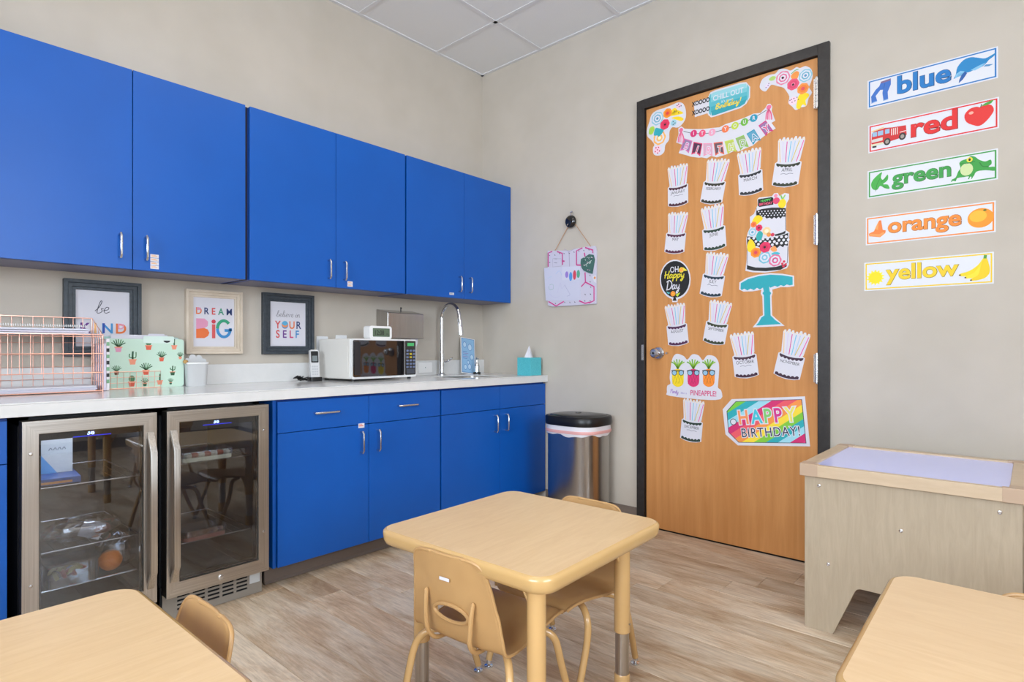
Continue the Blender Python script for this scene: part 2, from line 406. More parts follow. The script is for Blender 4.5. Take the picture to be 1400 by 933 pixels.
def window(name, T):
    f = MB()
    f.prism([(-1.3, 0), (1.3, 0), (1.3, 1.85), (-1.3, 1.85)], -.06, .02, M['jamb'], 'y', holes=[[(-1.25, .05), (-.03, .05), (-.03, 1.8), (-1.25, 1.8)], [(.03, .05), (1.25, .05), (1.25, 1.8), (.03, 1.8)]])
    o = struct(f.build(name, matrix=T))
    for a, b_ in ((-1.25, -.03), (.03, 1.25)):
        MB().box(a, b_, -.025, -.02, .05, 1.8, M['clear']).build('pane', o)
    MB().box(-1.36, 1.36, .0, .09, -.03, 0, M['offwhite']).build('window_sill', o)
window('window_1', Matrix.Translation((RX0 - .04, -2.9, .95)) @ Matrix.Rotation(-PI / 2, 4, 'Z'))
window('window_2', Matrix.Translation((-2.9, RY0 - .04, .95)))

floor = struct(MB().box(RX0, .12, RY0, .12, -.05, -.003, M['under']).build('floor', smooth=0))
PW, PL = 0.1524, 1.22
_pm = {}
def plank_mesh(ln):
    k = round(ln, 3)
    if k not in _pm:
        b = MB(); h = PW / 2 - .0005; l = ln / 2 - .0005; e = .0012
        vs = [(sx * (h - a), sy * (l - a), z) for (a, z) in ((0, -.004), (0, -.0012), (e, 0)) for sx, sy in ((-1, -1), (1, -1), (1, 1), (-1, 1))]
        fs = [(8, 9, 10, 11)] + [(i + 4 * r, (i + 1) % 4 + 4 * r, (i + 1) % 4 + 4 * r + 4, i + 4 * r + 4) for r in (0, 1) for i in range(4)]
        b.add(vs, fs, M['plank']); o = b.build('plank', floor, smooth=0); _pm[k] = o.data; return o
    o = bpy.data.objects.new('plank', _pm[k]); COL.objects.link(o); o.parent = floor; return o
offs = [0.0, .41, .82, .2, .62, 1.02, .31, .72]
for i in range(int(-RX0 / PW) + 1):
    x = -PW / 2 - i * PW
    y = 0.0 + offs[i * 3 % 8] - PL
    top = 0.0
    while top > RY0 + .02:
        bot = max(y, RY0)
        if top - bot > .03:
            o = plank_mesh(top - bot); o.location = (x, (top + bot) / 2, 0)
        top = bot; y -= PL
ceil = struct(MB().box(RX0, .12, RY0, .12, CEIL + .03, CEIL + .1, M['grid']).build('ceiling', smooth=0))
GX0, GY0, GS = -.453, -.563, .6096
gxs = [0.0] + [GX0 - GS * k for k in range(8)] + [RX0]; gys = [0.0] + [GY0 - GS * k for k in range(8)] + [RY0]
lights = [(-2.281, -1.063, -1.782, -1.173), (-4.72, -3.50, -1.782, -1.173), (-2.281, -1.063, -4.22, -3.611), (-4.72, -3.50, -4.22, -3.611)]
_tm = {}
for i in range(len(gxs) - 1):
    for j in range(len(gys) - 1):
        xa, xb, ya, yb = gxs[i + 1], gxs[i], gys[j + 1], gys[j]; cx, cy = (xa + xb) / 2, (ya + yb) / 2
        if xb - xa < .05 or yb - ya < .05: continue
        if any(l[0] - .02 < cx < l[1] + .02 and l[2] - .02 < cy < l[3] + .02 for l in lights): continue
        k = (round(xb - xa, 2), round(yb - ya, 2))
        if k not in _tm:
            o = MB().box(-(xb - xa) / 2 + .007, (xb - xa) / 2 - .007, -(yb - ya) / 2 + .007, (yb - ya) / 2 - .007, 0, .015, M['ceiling']).build('ceiling_tile', ceil, smooth=0); _tm[k] = o.data
        else:
            o = bpy.data.objects.new('ceiling_tile', _tm[k]); COL.objects.link(o); o.parent = ceil
        o.location = (cx, cy, CEIL + .004)
g = MB()
for x in gxs[1:-1]: g.box(x - .012, x + .012, RY0, 0, CEIL - .001, CEIL + .003, M['grid'])
for y in gys[1:-1]: g.box(RX0, 0, y - .012, y + .012, CEIL - .001, CEIL + .003, M['grid'])
for a in ((-.022, 0, RY0, 0), (RX0, RX0 + .022, RY0, 0), (RX0, 0, -.022, 0), (RX0, 0, RY0, RY0 + .022)): g.box(a[0], a[1], a[2], a[3], CEIL - .002, CEIL + .0035, M['grid'])
g.build('ceiling_grid', ceil, smooth=0)
for n_, l in enumerate(lights):
    t = thing('ceiling_light', ['flat white ceiling light panel above the tables, nearest the cabinets and door', 'flat white ceiling light panel over the cabinet run, far from the door', 'flat white ceiling light panel behind the camera on the door side', 'flat white ceiling light panel behind the camera, farthest from the door'][n_], 'light', ((l[0] + l[1]) / 2, (l[2] + l[3]) / 2, CEIL), group='recessed ceiling light panels')
    a, b_ = (l[1] - l[0]) / 2 - .01, (l[3] - l[2]) / 2 - .01
    MB().prism([(-a, -b_), (a, -b_), (a, b_), (-a, b_)], -.006, .03, M['white'], 'z', holes=[[(-a + .02, -b_ + .02), (a - .02, -b_ + .02), (a - .02, b_ - .02), (-a + .02, b_ - .02)]]).build('frame', t)
    MB().box(-a + .02, a - .02, -b_ + .02, b_ - .02, -.001, .006, M['lamp']).build('diffuser', t)
# rubber base along the walls
cv = [(0, 0), (-.014, 0), (-.006, .012), (-.004, .1), (0, .102)]
def base(name, p0, p1, side):
    b = MB(); L_ = (Vector(p1) - Vector(p0)).length; d = (Vector(p1) - Vector(p0)).normalized()
    nrm = Vector(side); T = Matrix(((nrm.x * -1, d.x, 0, p0[0]), (nrm.y * -1, d.y, 0, p0[1]), (0, 0, 1, 0), (0, 0, 0, 1)))
    b.prism(cv, 0, L_, M['cove'], 'y', T=T); return struct(b.build(name))
base('baseboard_right', (0, -.60), (0, -1.297), (-1, 0)); base('baseboard_right', (0, -2.32), (0, RY0), (-1, 0))
base('baseboard_left', (RX0, 0), (RX0, RY0), (1, 0)); base('baseboard_front', (RX0, RY0), (0, RY0), (0, 1)); base('baseboard_back', (RX0, 0), (-4.6, 0), (0, -1))
# door
dr = struct(MB().box(-.004, .04, DR, DL, .008, DT, M['door']).build('door_1', bevel=.0015, smooth=0))
fr = MB()
fo, fi = -1.297, DL + .005
for (a, b_) in ((fo, fi), (DR - .005, -2.318)):
    fr.prism([(a, 0), (b_, 0), (b_, DT + .055), (a, DT + .055)], -.022, 0.0, M['jamb'], 'x')
fr.prism([(DL + .005, DT + .004), (DR - .005, DT + .004), (DR - .005, DT + .055), (DL + .005, DT + .055)], -.022, 0.0, M['jamb'], 'x')
fr.box(0, .1, DR - .03, DR - .004, 0, DT + .03, M['jamb']); fr.box(0, .1, DL + .004, DL + .03, 0, DT + .03, M['jamb']); fr.box(0, .1, DR - .03, DL + .03, DT + .004, DT + .03, M['jamb'])
fr.box(.045, .11, DR - .03, DL + .03, 0, DT, M['black_matte'])
fr.build('door_frame', dr, bevel=.002)
MB().box(-.0235, -.0215, DL + .006, DL + .022, .975, 1.065, M['nickel']).build('strike_plate', dr)
for z0, z1 in ((2.19, 2.33), (1.54, 1.68), (.88, 1.015)):
    h = MB()
    for k in range(5):
        a = z0 + (z1 - z0) * k / 5; h.cyl((-.028, DR - .002, a + .001), (-.028, DR - .002, a + (z1 - z0) / 5 - .001), .0085, M['nickel'], 14)
    h.cyl((-.028, DR - .002, z0 - .006), (-.028, DR - .002, z1 + .006), .0055, M['nickel'], 12)
    h.box(-.024, -.004, DR, DR + .012, z0, z1, M['nickel'])
    h.build('hinge', dr)
k_ = on_x(897.5, 483, -.03)
kn = MB(); T = Matrix.Translation((-.004, k_.y, k_.z)) @ Matrix.Rotation(-PI / 2, 4, 'Y')
kn.lathe([(.036, 0), (.036, .006), (.031, .012), (.014, .014), (.013, .028), (.02, .034), (.0265, .044), (.027, .054), (.021, .062), (.008, .064)], (0, 0, 0), M['nickel'], 30, T=T)
kn.lathe([(.006, .064), (.006, .068), (.001, .069)], (0, 0, 0), M['black'], 12, T=T)
kn.build('door_knob', dr)
MB().tube([(-.004, k_.y - .055, k_.z), (-.02, k_.y - .055, k_.z)], .006, M['nickel'], 12).build('latch_button', dr)

# ================================================================== CABINETS
def pull(parent, x, y, z, ln, vert=True, proj_=.030):
    """bar pull; (x,z) centre on the door face y"""
    h = ln / 2; r = .0048
    if vert: pts = [(x, y, z + h - .004), (x, y - proj_ * .75, z + h - .002), (x, y - proj_, z + h - .012), (x, y - proj_, z), (x, y - proj_, z - h + .012), (x, y - proj_ * .75, z - h + .002), (x, y, z - h + .004)]
    else: pts = [(x - h + .004, y, z), (x - h + .002, y - proj_ * .75, z), (x - h + .012, y - proj_, z), (x, y - proj_, z), (x + h - .012, y - proj_, z), (x + h - .002, y - proj_ * .75, z), (x + h - .004, y, z)]
    return MB().tube(pts, r, M['nickel'], 10).build('handle', parent)
def tape(parent, px0, py0, px1, py1, y, rows, cols):
    a, b_ = on_y(px0, py0, y), on_y(px1, py1, y); n = rows
    s_ = MB()
    for k in range(n):
        z1 = a.z + (b_.z - a.z) * k / n; z0 = a.z + (b_.z - a.z) * (k + .9) / n
        s_.box(a.x, b_.x, y - .0012, y, z0, z1, M['paper'])
        s_.box(a.x + .003, b_.x - .006, y - .0016, y - .0012, z0 + (z1 - z0) * .35, z0 + (z1 - z0) * .55, mat(cols[k % len(cols)], .6))
        s_.box(a.x + .003, b_.x - .012, y - .0016, y - .0012, z0 + (z1 - z0) * .68, z0 + (z1 - z0) * .8, mat(cols[k % len(cols)], .6))
    s_.build('tape_label', parent, smooth=0)
UY, UZ0, UZ1 = -.286, 1.366, 2.183
def wall_cab(x0, x1, label, split, tapes=()):
    t = thing('wall_cabinet', label, 'cabinet', (0, 0, 0), group=None)
    MB().box(x0 + .001, x1 - .001, UY + .021, 0, UZ0 + .001, UZ1 - .001, M['blue_edge']).build('body', t, bevel=.001)
    MB().box(x0 + .018, x1 - .018, UY + .03, -.005, UZ0 - .0005, UZ0 + .001, M['soffit']).build('bottom_panel', t, smooth=0)
    for (a, b_, hx) in ((x0 + .003, split - .0015, split - .046), (split + .0015, x1 - .003, split + .046)):
        d = MB().box(a, b_, UY, UY + .019, UZ0, UZ1, M['blue']).build('door', t, bevel=.0012)
        pull(d, hx, UY, 1.457, .1)
        for tp in tapes:
            p = on_y(tp[0], tp[1], UY)
            if a < p.x < b_: tape(d, *tp[:4], UY, tp[4], tp[5])
    return t
OR = [(230, 170, 110)]
wall_cab(-2.778, -1.858, 'blue two-door wall cabinet farthest left, above the "be KIND" frame', -2.318, [(205.5, 347.5, 217, 369, 4, OR)])
wall_cab(-1.843, -.929, 'blue two-door wall cabinet, middle one, above the "YOUR SELF" frame', -1.386, [(475, 384.5, 482, 393, 2, OR)])
wall_cab(-.923, -.002, 'blue two-door wall cabinet in the corner above the sink', -.456, [(614.5, 400, 620.5, 404, 1, [(150, 150, 160)])])
wall_cab(-3.70, -2.780, 'blue wall cabinet past the left edge of the view', -3.24)
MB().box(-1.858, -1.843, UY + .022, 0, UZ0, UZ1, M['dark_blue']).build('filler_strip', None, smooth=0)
tag(bpy.data.objects['filler_strip'], 'dark recessed filler strip between left and middle wall cabinets', 'filler strip')

BY = -.60
def base_cab(x0, x1, label, split, handles, tapes=(), left_side=False):
    t = thing('base_cabinet', label, 'cabinet', (0, 0, 0))
    MB().box(x0 + .001, x1 - .001, BY + .02, -.01, .09, .819, M['blue_edge']).build('body', t, bevel=.001)
    if left_side: MB().box(x0 - .014, x0 + .001, BY + .012, -.01, .09, .819, M['blue']).build('side_panel', t, bevel=.001)
    for (a, b_, hx, dx) in ((x0 + .003, split - .0015, split - .048, (x0 + split) / 2), (split + .0015, x1 - .003, split + .048, (split + x1) / 2)):
        f_ = MB().box(a, b_, BY, BY + .019, .674, .810, M['blue']).build('drawer_front', t, bevel=.0012)
        if handles: pull(f_, dx, BY, .749, .125, False)
        d = MB().box(a, b_, BY, BY + .019, .092, .671, M['blue']).build('door', t, bevel=.0012)
        pull(d, hx, BY, .588, .105)
        for tp in tapes:
            p = on_y(tp[0], tp[1], BY)
            if a < p.x < b_: tape(d, *tp[:4], BY, tp[4], tp[5])
    k = MB(); k.prism([(BY + .085, 0), (BY + .078, 0.004), (BY + .088, .014), (BY + .09, .09), (BY + .1, .09), (BY + .1, 0)], x0 - (.014 if left_side else 0), x1, M['cove'], 'x')
    k.build('toe_kick', t)
    return t
base_cab(-1.862, -.932, 'blue base cabinet with two handled drawers, right of the glass fridges', -1.396, True, [(490, 579.5, 498, 585.5, 1, [(220, 120, 110)])], True)
base_cab(-.927, -.004, 'blue base cabinet under the sink, beside the trash can', -.452, False)
base_cab(-3.70, -2.745, 'blue base cabinet at the left edge of the view, left of the fridges', -3.2, True)
# counter with sink cut-out
SK = (-.68, -.30, -.50, -.20)
ct = thing('countertop', 'white quartz countertop with backsplash running along the blue cabinets', 'countertop')
c = MB(); c.box(-3.72, -.001, -.618, -.59, .821, .8601, M['quartz']); c.prism([(-3.72, -.618), (-.001, -.618), (-.001, -.001), (-3.72, -.001)], .860, .866, M['quartz'], 'z', holes=[rrect(SK[0], SK[2], SK[1], SK[3], .03)])
c.build('slab', ct, bevel=.002)
MB().box(-3.72, -.001, -.02, -.001, .866, .964, M['quartz']).build('backsplash', ct, bevel=.0015)
sk_ = MB(); 
o_ = rrect(SK[0] - .004, SK[2] - .004, SK[1] + .004, SK[3] + .004, .032); i_ = rrect(SK[0] + .004, SK[2] + .004, SK[1] - .004, SK[3] - .004, .028)
for (za, zb) in ((.70, .859),):
    n = len(i_); sk_.add([(p[0], p[1], zb) for p in i_] + [(p[0] * .98 - .01, p[1] * .98 - .007, za) for p in i_], [(k, (k + 1) % n, n + (k + 1) % n, n + k) for k in range(n)] + [tuple(range(n, 2 * n))], M['steel'])
    sk_.add([(p[0], p[1], zb) for p in i_] + [(p[0], p[1], zb) for p in o_], [(k, (k + 1) % n, n + (k + 1) % n, n + k) for k in range(n)], M['steel'])
sk_.cyl((-.49, -.35, .701), (-.49, -.35, .704), .04, M['nickel'])
tag(sk_.build('sink', fixn=False), 'undermount stainless sink basin set into the white countertop', 'sink')

# faucet
t = thing('faucet', 'tall chrome gooseneck faucet behind the sink', 'faucet', (-.466, -.079, .866))
f = MB(); f.lathe([(.026, 0), (.026, .006), (.019, .012), (.0165, .02), (.0165, .13), (.0135, .16)], (0, 0, 0), M['chrome'], 24); f.build('base', t)
arc = [(0, 0, .15), (0, 0, .36)] + [(0, -.085 + .085 * math.cos(a), .385 + .085 * math.sin(a)) for a in [R_(x) for x in range(0, 171, 17)]] + [(0, -.176, .36)]
MB().tube(arc, .0125, M['chrome'], 14).build('neck', t)
MB().tube([(0, -.174, .37), (0, -.180, .34), (0, -.186, .29), (0, -.187, .265)], [.0135, .0155, .017, .0165], M['chrome'], 16).build('spray_head', t)
MB().tube([(.012, 0, .09), (.03, -.005, .092), (.05, -.02, .1), (.055, -.045, .115)], [.011, .009, .006, .005], M['chrome'], 12).build('lever', t)
# soap dispenser
t = thing('soap_dispenser', 'small chrome soap pump with dark base at the right of the sink', 'soap dispenser', (-.186, -.131, .866))
MB().lathe([(.026, 0), (.026, .012), (.022, .014)], (0, 0, 0), M['black'], 24).build('base', t)
MB().lathe([(.02, .012), (.019, .05), (.013, .075), (.009, .085), (.009, .1), (.012, .102), (.012, .112), (.004, .114)], (0, 0, 0), M['chrome'], 24).build('body', t)
MB().tube([(0, 0, .108), (-.03, -.03, .117), (-.052, -.052, .112), (-.058, -.058, .1)], .005, M['chrome'], 10).build('spout', t)

# hand-washing sheet in an acrylic holder, leaning on the wall
tl, tr, br, bl = on_y(617, 459, -.035), on_y(645, 458.5, -.035), on_y(651.5, 510.5, -.035), on_y(624, 512, -.035)
wd, ht = .135, .255
t = thing('sign_holder', 'clear tilted sign holder with pale blue printed sheet behind the sink', 'sign', matrix=Matrix.Translation((-.215, -.075, .8675)) @ Matrix.Rotation(R_(-9), 4, 'X') @ Matrix.Rotation(R_(7), 4, 'Y') @ Matrix(((1, 0, 0, 0), (0, 0, -1, 0), (0, 1, 0, 0), (0, 0, 0, 1))))
MB().box(-wd / 2, wd / 2, 0, ht, -.003, 0, M['white']).build('holder', t)
p = Pr(); p.poly([(-wd / 2 + .008, .008), (wd / 2 - .008, .008), (wd / 2 - .008, ht - .006), (-wd / 2 + .008, ht - .006)], mat((146, 190, 226), .5), .0006)
p.frame(-wd / 2 + .006, .006, wd / 2 - .006, ht - .004, .003, mat((60, 110, 180), .5), .0009)
for (u, v, r) in ((-.032, .205, .02), (.018, .19, .024), (.035, .12, .02), (-.028, .045, .018), (.012, .05, .02), (-.0, .08, .012)):
    p.poly(ell(u, v, r * .75, r, 14), mat((190, 218, 240), .5), .0009); p.stroke(ell(u, v, r * .8, r * 1.0, 12), .003, mat((70, 120, 190), .5), .0012, 2, True)
for k, v in enumerate((.155, .143, .131, .119, .107)):
    p.stroke([(-.05, v), (-.01 + .012 * (k % 2), v)], .0035, mat((150, 120, 190) if k % 2 else (80, 120, 190), .5), .0012, smooth=False)
p.build('printed_sheet', t, smooth=0)

# tissue box
t = thing('tissue_box', 'turquoise cube tissue box with a tissue at the counter end', 'tissue box', (-.088, -.528, .866))
M['teal_dots'] = noisy('turquoise_card', (72, 178, 190), (92, 194, 205), (120, 120, 120), 3, 0.5)
MB().box(-.057, .057, -.057, .057, 0, .118, M['teal_dots']).build('box', t, bevel=.002)
ts = MB(); n = 14; prof = [(.03, .117, 1.3), (.026, .135, 1.2), (.02, .155, 1.0), (.012, .178, .9), (.002, .198, .6)]
vs = []; fs = []
for i, (r, z, q) in enumerate(prof):
    for j in range(n):
        a = 2 * PI * j / n; rr = r * (1 + .3 * math.sin(3 * a + i * .4)); vs.append((rr * math.cos(a) * q, rr * math.sin(a) * .6, z + .004 * math.sin(5 * a)))
for i in range(4):
    for j in range(n): fs.append((i * n + j, i * n + (j + 1) % n, (i + 1) * n + (j + 1) % n, (i + 1) * n + j))
fs.append(tuple(range(4 * n, 5 * n)))
ts.add(vs, fs, M['paper']); ts.build('tissue', t, sub=1)
ho = MB(); ho.prism(ell(0, 0, .036, .022, 18), .1181, .1186, M['white'], 'z'); ho.build('opening', t)

# ================================================================== MICROWAVE AND NEIGHBOURS
MWA = math.atan2(-.312 + .342, -.873 + 1.327)
t = thing('microwave', 'white countertop microwave with black glass door on the counter', 'microwave', (-1.327, -.342, .866), MWA)
W_, D_, Z0, Z1 = .458, .30, .012, .230
b = MB(); b.box(0, W_, .018, D_, Z0, Z1, M['offwhite']); b.build('body', t, bevel=.006, seg=3)
vt = MB()
for i in range(5):
    for j in range(5): vt.box(-.0006, .001, .055 + i * .024, .068 + i * .024, .055 + j * .013, .061 + j * .013, M['black'])
vt.box(-.0012, .001, .035, .215, Z0 + .035, Z1 - .04, M['offwhite'])
vt.build('vents', t, smooth=0)
MB().prism(rrect(0, Z0, W_, Z1, .012), 0, .018, M['white'], 'y').build('front_frame', t, bevel=.003)
dd = MB(); dd.prism(rrect(.006, Z0 + .012, .362, Z1 - .008, .008), -.006, 0, M['mic_glass'], 'y'); dd = dd.build('door', t, bevel=.0015)
MB().box(.012, .05, -.009, -.006, Z0 + .022, Z1 - .018, mat((36, 38, 44), .15)).build('handle', dd, bevel=.001)
cp = MB(); cp.prism(rrect(.370, Z0 + .012, .450, Z1 - .008, .006), -.004, 0, M['mic_glass'], 'y'); cp = cp.build('control_panel', t, bevel=.001)
MB().box(.385, .436, -.0048, -.004, Z1 - .038, Z1 - .02, mat((60, 150, 90), .3, emit=.5)).build('display', cp, smooth=0)
bt = MB()
for r in range(6):
    for q in range(3):
        cc = (190, 170, 50) if (r in (3, 4) and q == 1) else (104, 118, 150)
        bt.prism(rrect(.377 + q * .025, Z0 + .052 + r * .019, .395 + q * .025, Z0 + .063 + r * .019, .004, 3), -.0048, -.004, mat(cc, .4), 'y')
bt.box(.38, .441, -.005, -.004, Z0 + .018, Z0 + .045, mat((70, 74, 84), .4)); bt.build('buttons', cp, smooth=0)
ft = MB()
for x in (.03, W_ - .03):
    for y in (.03, D_ - .03): ft.cyl((x, y, 0), (x, y, Z0), .011, M['black'], 12)
ft.build('feet', t)

t = thing('digital_clock', 'small white digital alarm clock on top of the microwave', 'clock', (-1.085, -.262, 1.0965), MWA - .03)
MB().prism(rrect(-.078, 0, .078, .075, .016), -.0, .055, M['white'], 'y').build('case', t, bevel=.004, seg=3)
s_ = MB(); s_.prism(rrect(-.056, .014, .062, .062, .004), -.0014, 0, mat((92, 112, 92), .25), 'y'); s_ = s_.build('screen', t)
p = Pr(); K = mat((28, 36, 30), .5); p.text('12:08', -.012, .024, .038, K, .0016, bold=.02, xs=.8); p.text('PM', .045, .024, .013, K, .0016)
p.build('digits', s_, matrix=Matrix(((1, 0, 0, 0), (0, 0, -1, 0), (0, 1, 0, 0), (0, 0, 0, 1))), smooth=0)

t = thing('cordless_phone', 'silver and black cordless phone standing in its charger beside the microwave', 'phone', (-1.418, -.125, .866), R_(-8))
MB().prism(rrect(-.032, -.03, .032, .03, .008), 0, .022, M['black'], 'z').build('charger', t, bevel=.003)
h = MB(); T = Matrix.Translation((0, 0, .012)) @ Matrix.Rotation(R_(-6), 4, 'X')
h.prism(rrect(-.024, 0, .024, .158, .008), -.011, .011, mat((214, 214, 216), .3, .3), 'y', T=T); h = h.build('handset', t, bevel=.003)
MB().prism(rrect(-.020, .088, .020, .15, .004), -.0125, -.011, M['black'], 'y', T=T).build('handset_face', h)
MB().prism(rrect(-.014, .095, .014, .125, .002), -.0135, -.0125, mat((120, 128, 130), .3), 'y', T=T).build('phone_screen', h)
kp = MB()
for r in range(4):
    for q in range(3): kp.prism(rrect(-.017 + q * .012, .02 + r * .014, -.008 + q * .012, .029 + r * .014, .002, 2), -.012, -.011, mat((190, 192, 196), .4), 'y', T=T)
kp.build('keys', h)
cb = MB(); rnd = random.Random(3)
for k in range(4):
    cb.tube(crom([(-.035 - .02 * (i % 3) + rnd.uniform(-.012, .012) - .012 * k, .01 + .03 * math.sin(i * 1.7 + k), .006 + .012 * (i % 2) + .004 * k) for i in range(7)], 5), .0028, M['black'], 6)
cb.build('cord', t)

def outlet(px, py, label, hz=False, z=None):
    q = on_y(px, py, -.001)
    t = thing('wall_outlet', label, 'outlet', q)
    MB().prism(rrect(-.036, -.058, .036, .058, .005), -.006, 0, M['white'], 'y').build('cover_plate', t, bevel=.0015)
    s = MB()
    for dz in (-.021, .021):
        s.prism(ell(0, dz, .016, .018, 16), -.008, -.006, M['white'], 'y'); 
        for dx in (-.006, .006): s.box(dx - .001, dx + .001, -.0085, -.0078, dz - .002, dz + .007, M['black'])
    s.build('sockets', t); return t
o1 = outlet(440, 474, 'white wall outlet half hidden left of the microwave')
MB().box(-.0, .022, -.035, -.008, -.034, -.010, M['black']).build('plug', o1, bevel=.003)
outlet(466, 472, 'white wall outlet behind the microwave, mostly hidden')
q = on_y(581, 505, -.021); t = thing('wall_outlet', 'low white horizontal outlet on the backsplash right of the microwave', 'outlet', (q.x, -.021, .918))
MB().prism(rrect(-.058, -.034, .058, .034, .005), -.005, 0, M['white'], 'y').build('cover_plate', t, bevel=.001); MB().cyl((0, -.0055, 0), (0, -.004, 0), .003, M['nickel'], 10).build('screw', t)

# paper towel dispenser
t = thing('towel_dispenser', 'stainless steel paper towel dispenser on the wall above the microwave', 'towel dispenser', (-.935, 0, 1.105))
b = MB(); b.prism([(-.002, 0), (-.002, .183), (-.12, .158), (-.12, .0)], 0, .28, M['steel_can'], 'x'); b.build('body', t, bevel=.003)
MB().prism(rrect(.004, .004, .276, .154, .006), -.1235, -.12, M['steel_can'], 'y').build('front_cover', t, bevel=.001)
MB().tube([(.125, -.085, .168), (.125, -.085, .185), (.128, -.085, .195)], [.004, .004, .007], M['black'], 10).build('key', t)
pt = MB(); pt.add([(.2, -.09, 0), (.262, -.085, 0), (.25, -.095, -.03), (.235, -.1, -.052), (.215, -.1, -.05), (.205, -.095, -.02)], [(0, 1, 2, 3, 4, 5)], M['paper']); pt.build('paper_towel', t)

# ================================================================== PICTURE FRAMES
def picture(x0, x1, z0, z1, rim, frame_c, inner_c, label, art, step=.35):
    cx = (x0 + x1) / 2; w2 = (x1 - x0) / 2; h_ = z1 - z0
    t = thing('framed_print', label, 'picture', matrix=wall1_matrix((cx, -.001, z0)))
    o = [(-w2, 0), (w2, 0), (w2, h_), (-w2, h_)]
    def inset(d): return [(-w2 + d, d), (w2 - d, d), (w2 - d, h_ - d), (-w2 + d, h_ - d)]
    a = MB(); a.prism(o, 0, .026, frame_c, 'z', holes=[inset(rim * step)]); a.prism(inset(rim * step), 0, .019, inner_c, 'z', holes=[inset(rim * .72)]); a.prism(inset(rim * .72), 0, .014, inner_c, 'z', holes=[inset(rim)])
    a.build('frame', t, bevel=.0015)
    MB().prism(inset(rim - .001), 0, .006, M['paper'], 'z').build('print_sheet', t)
    p = Pr(); art(p, .0068, w2 - rim, rim, h_ - rim); p.build('lettering', t, smooth=0)
    return t
DK = noisy('charcoal_wood', (48, 56, 64), (62, 70, 78), (60, 60, 60), 3, 0.45)
CW = noisy('whitewashed_wood', (208, 192, 172), (220, 206, 188), (8, 8, 40), 4, 0.5)
PUR, ORG, PNK, BLU, TEA, RED, NAV, YEL, GRN = (105, 50, 140), (232, 120, 60), (222, 150, 180), (60, 140, 200), (90, 180, 200), (214, 80, 80), (40, 60, 110), (240, 200, 70), (60, 150, 120)
C = lambda c: mat(c, .6)
def art_kind(p, l, w, v0, v1):
    h = v1 - v0
    p.script('be', -.005, v0 + h * .60, .026, .0028, C((60, 60, 75)), l, xs=1.35)
    for ch, u, cc in (('K', -.066, PUR), ('I', -.028, (240, 190, 120)), ('N', .016, BLU), ('D', .066, ORG)):
        p.text(ch, u, v0 + h * .24, .062, C(cc), l, bold=.02, xs=.95)
    p.text('D', .066, v0 + h * .32, .034, C(PNK), l + .0003, bold=.03, xs=1.0)
    p.poly([(-.002, v0 + h * .24), (.006, v0 + h * .24), (.006, v0 + h * .42), (-.002, v0 + h * .42)], C((40, 70, 160)), l + .0003)
picture(-2.497, -2.213, 1.008, 1.336, .043, DK, DK, 'dark frame reading "be KIND" behind the pink wire rack', art_kind)
def art_big(p, l, w, v0, v1):
    h = v1 - v0
    for ch, u, cc in (('D', -.071, ORG), ('R', -.036, NAV), ('E', -.003, RED), ('A', .033, GRN), ('M', .073, NAV)):
        p.text(ch, u, v0 + h * .66, .046, C(cc), l, bold=.02, xs=.85)
    p.poly([(-.08, v0 + h * .74), (-.062, v0 + h * .74), (-.062, v0 + h * .79), (-.08, v0 + h * .79)], C(PNK), l + .0003)
    b0, bh = v0 + h * .17, h * .40
    lo = [(-.083, b0), (-.045, b0), (-.028, b0 + bh * .12), (-.022, b0 + bh * .28), (-.03, b0 + bh * .45), (-.045, b0 + bh * .52), (-.083, b0 + bh * .46)]
    hi = [(-.083, b0 + bh * .46), (-.045, b0 + bh * .52), (-.03, b0 + bh * .62), (-.028, b0 + bh * .85), (-.045, b0 + bh), (-.083, b0 + bh)]
    p.poly(lo, C((232, 115, 60)), l); p.poly(hi, C(PNK), l)
    p.poly([(-.010, b0), (.006, b0), (.006, b0 + bh * .72), (-.010, b0 + bh * .72)], C((214, 88, 88)), l); p.poly(ell(-.002, b0 + bh * .86, .010), C((205, 60, 80)), l)
    a = [(.047 + .031 * math.cos(R_(g)), b0 + bh * .5 + bh * .42 * math.sin(R_(g))) for g in range(40, 181, 20)]
    p.stroke(a, .015, C((50, 160, 120)), l); a = [(.047 + .031 * math.cos(R_(g)), b0 + bh * .5 + bh * .42 * math.sin(R_(g))) for g in range(180, 361, 20)] + [(.078, b0 + bh * .42), (.05, b0 + bh * .42)]
    p.stroke(a, .014, C(BLU), l + .0002)
picture(-2.027, -1.761, 1.016, 1.329, .036, CW, CW, 'cream frame reading "DREAM BiG" on the wall above the counter', art_big)
def art_self(p, l, w, v0, v1):
    h = v1 - v0
    p.script('believe in', 0, v0 + h * .66, .017, .0016, C((90, 90, 100)), l, xs=1.25)
    for ch, u, cc in (('Y', -.058, RED), ('O', -.018, BLU), ('U', .022, ORG), ('R', .06, NAV)): p.text(ch, u, v0 + h * .40, .058, C(cc), l, bold=.015, xs=.85)
    p.poly(ell(-.018, v0 + h * .40 + .021, .017, .016), C((240, 150, 90)), l + .0003); p.poly(ell(-.018, v0 + h * .40 + .028, .016, .012), C((90, 170, 210)), l + .0005)
    for ch, u, cc in (('S', -.058, RED), ('E', -.02, PUR), ('L', .018, (200, 50, 110)), ('F', .052, BLU)): p.text(ch, u, v0 + h * .19, .058, C(cc), l, bold=.015, xs=.85)
picture(-1.655, -1.364, 1.012, 1.339, .044, DK, DK, 'dark frame reading "believe in YOUR SELF" left of the microwave', art_self)

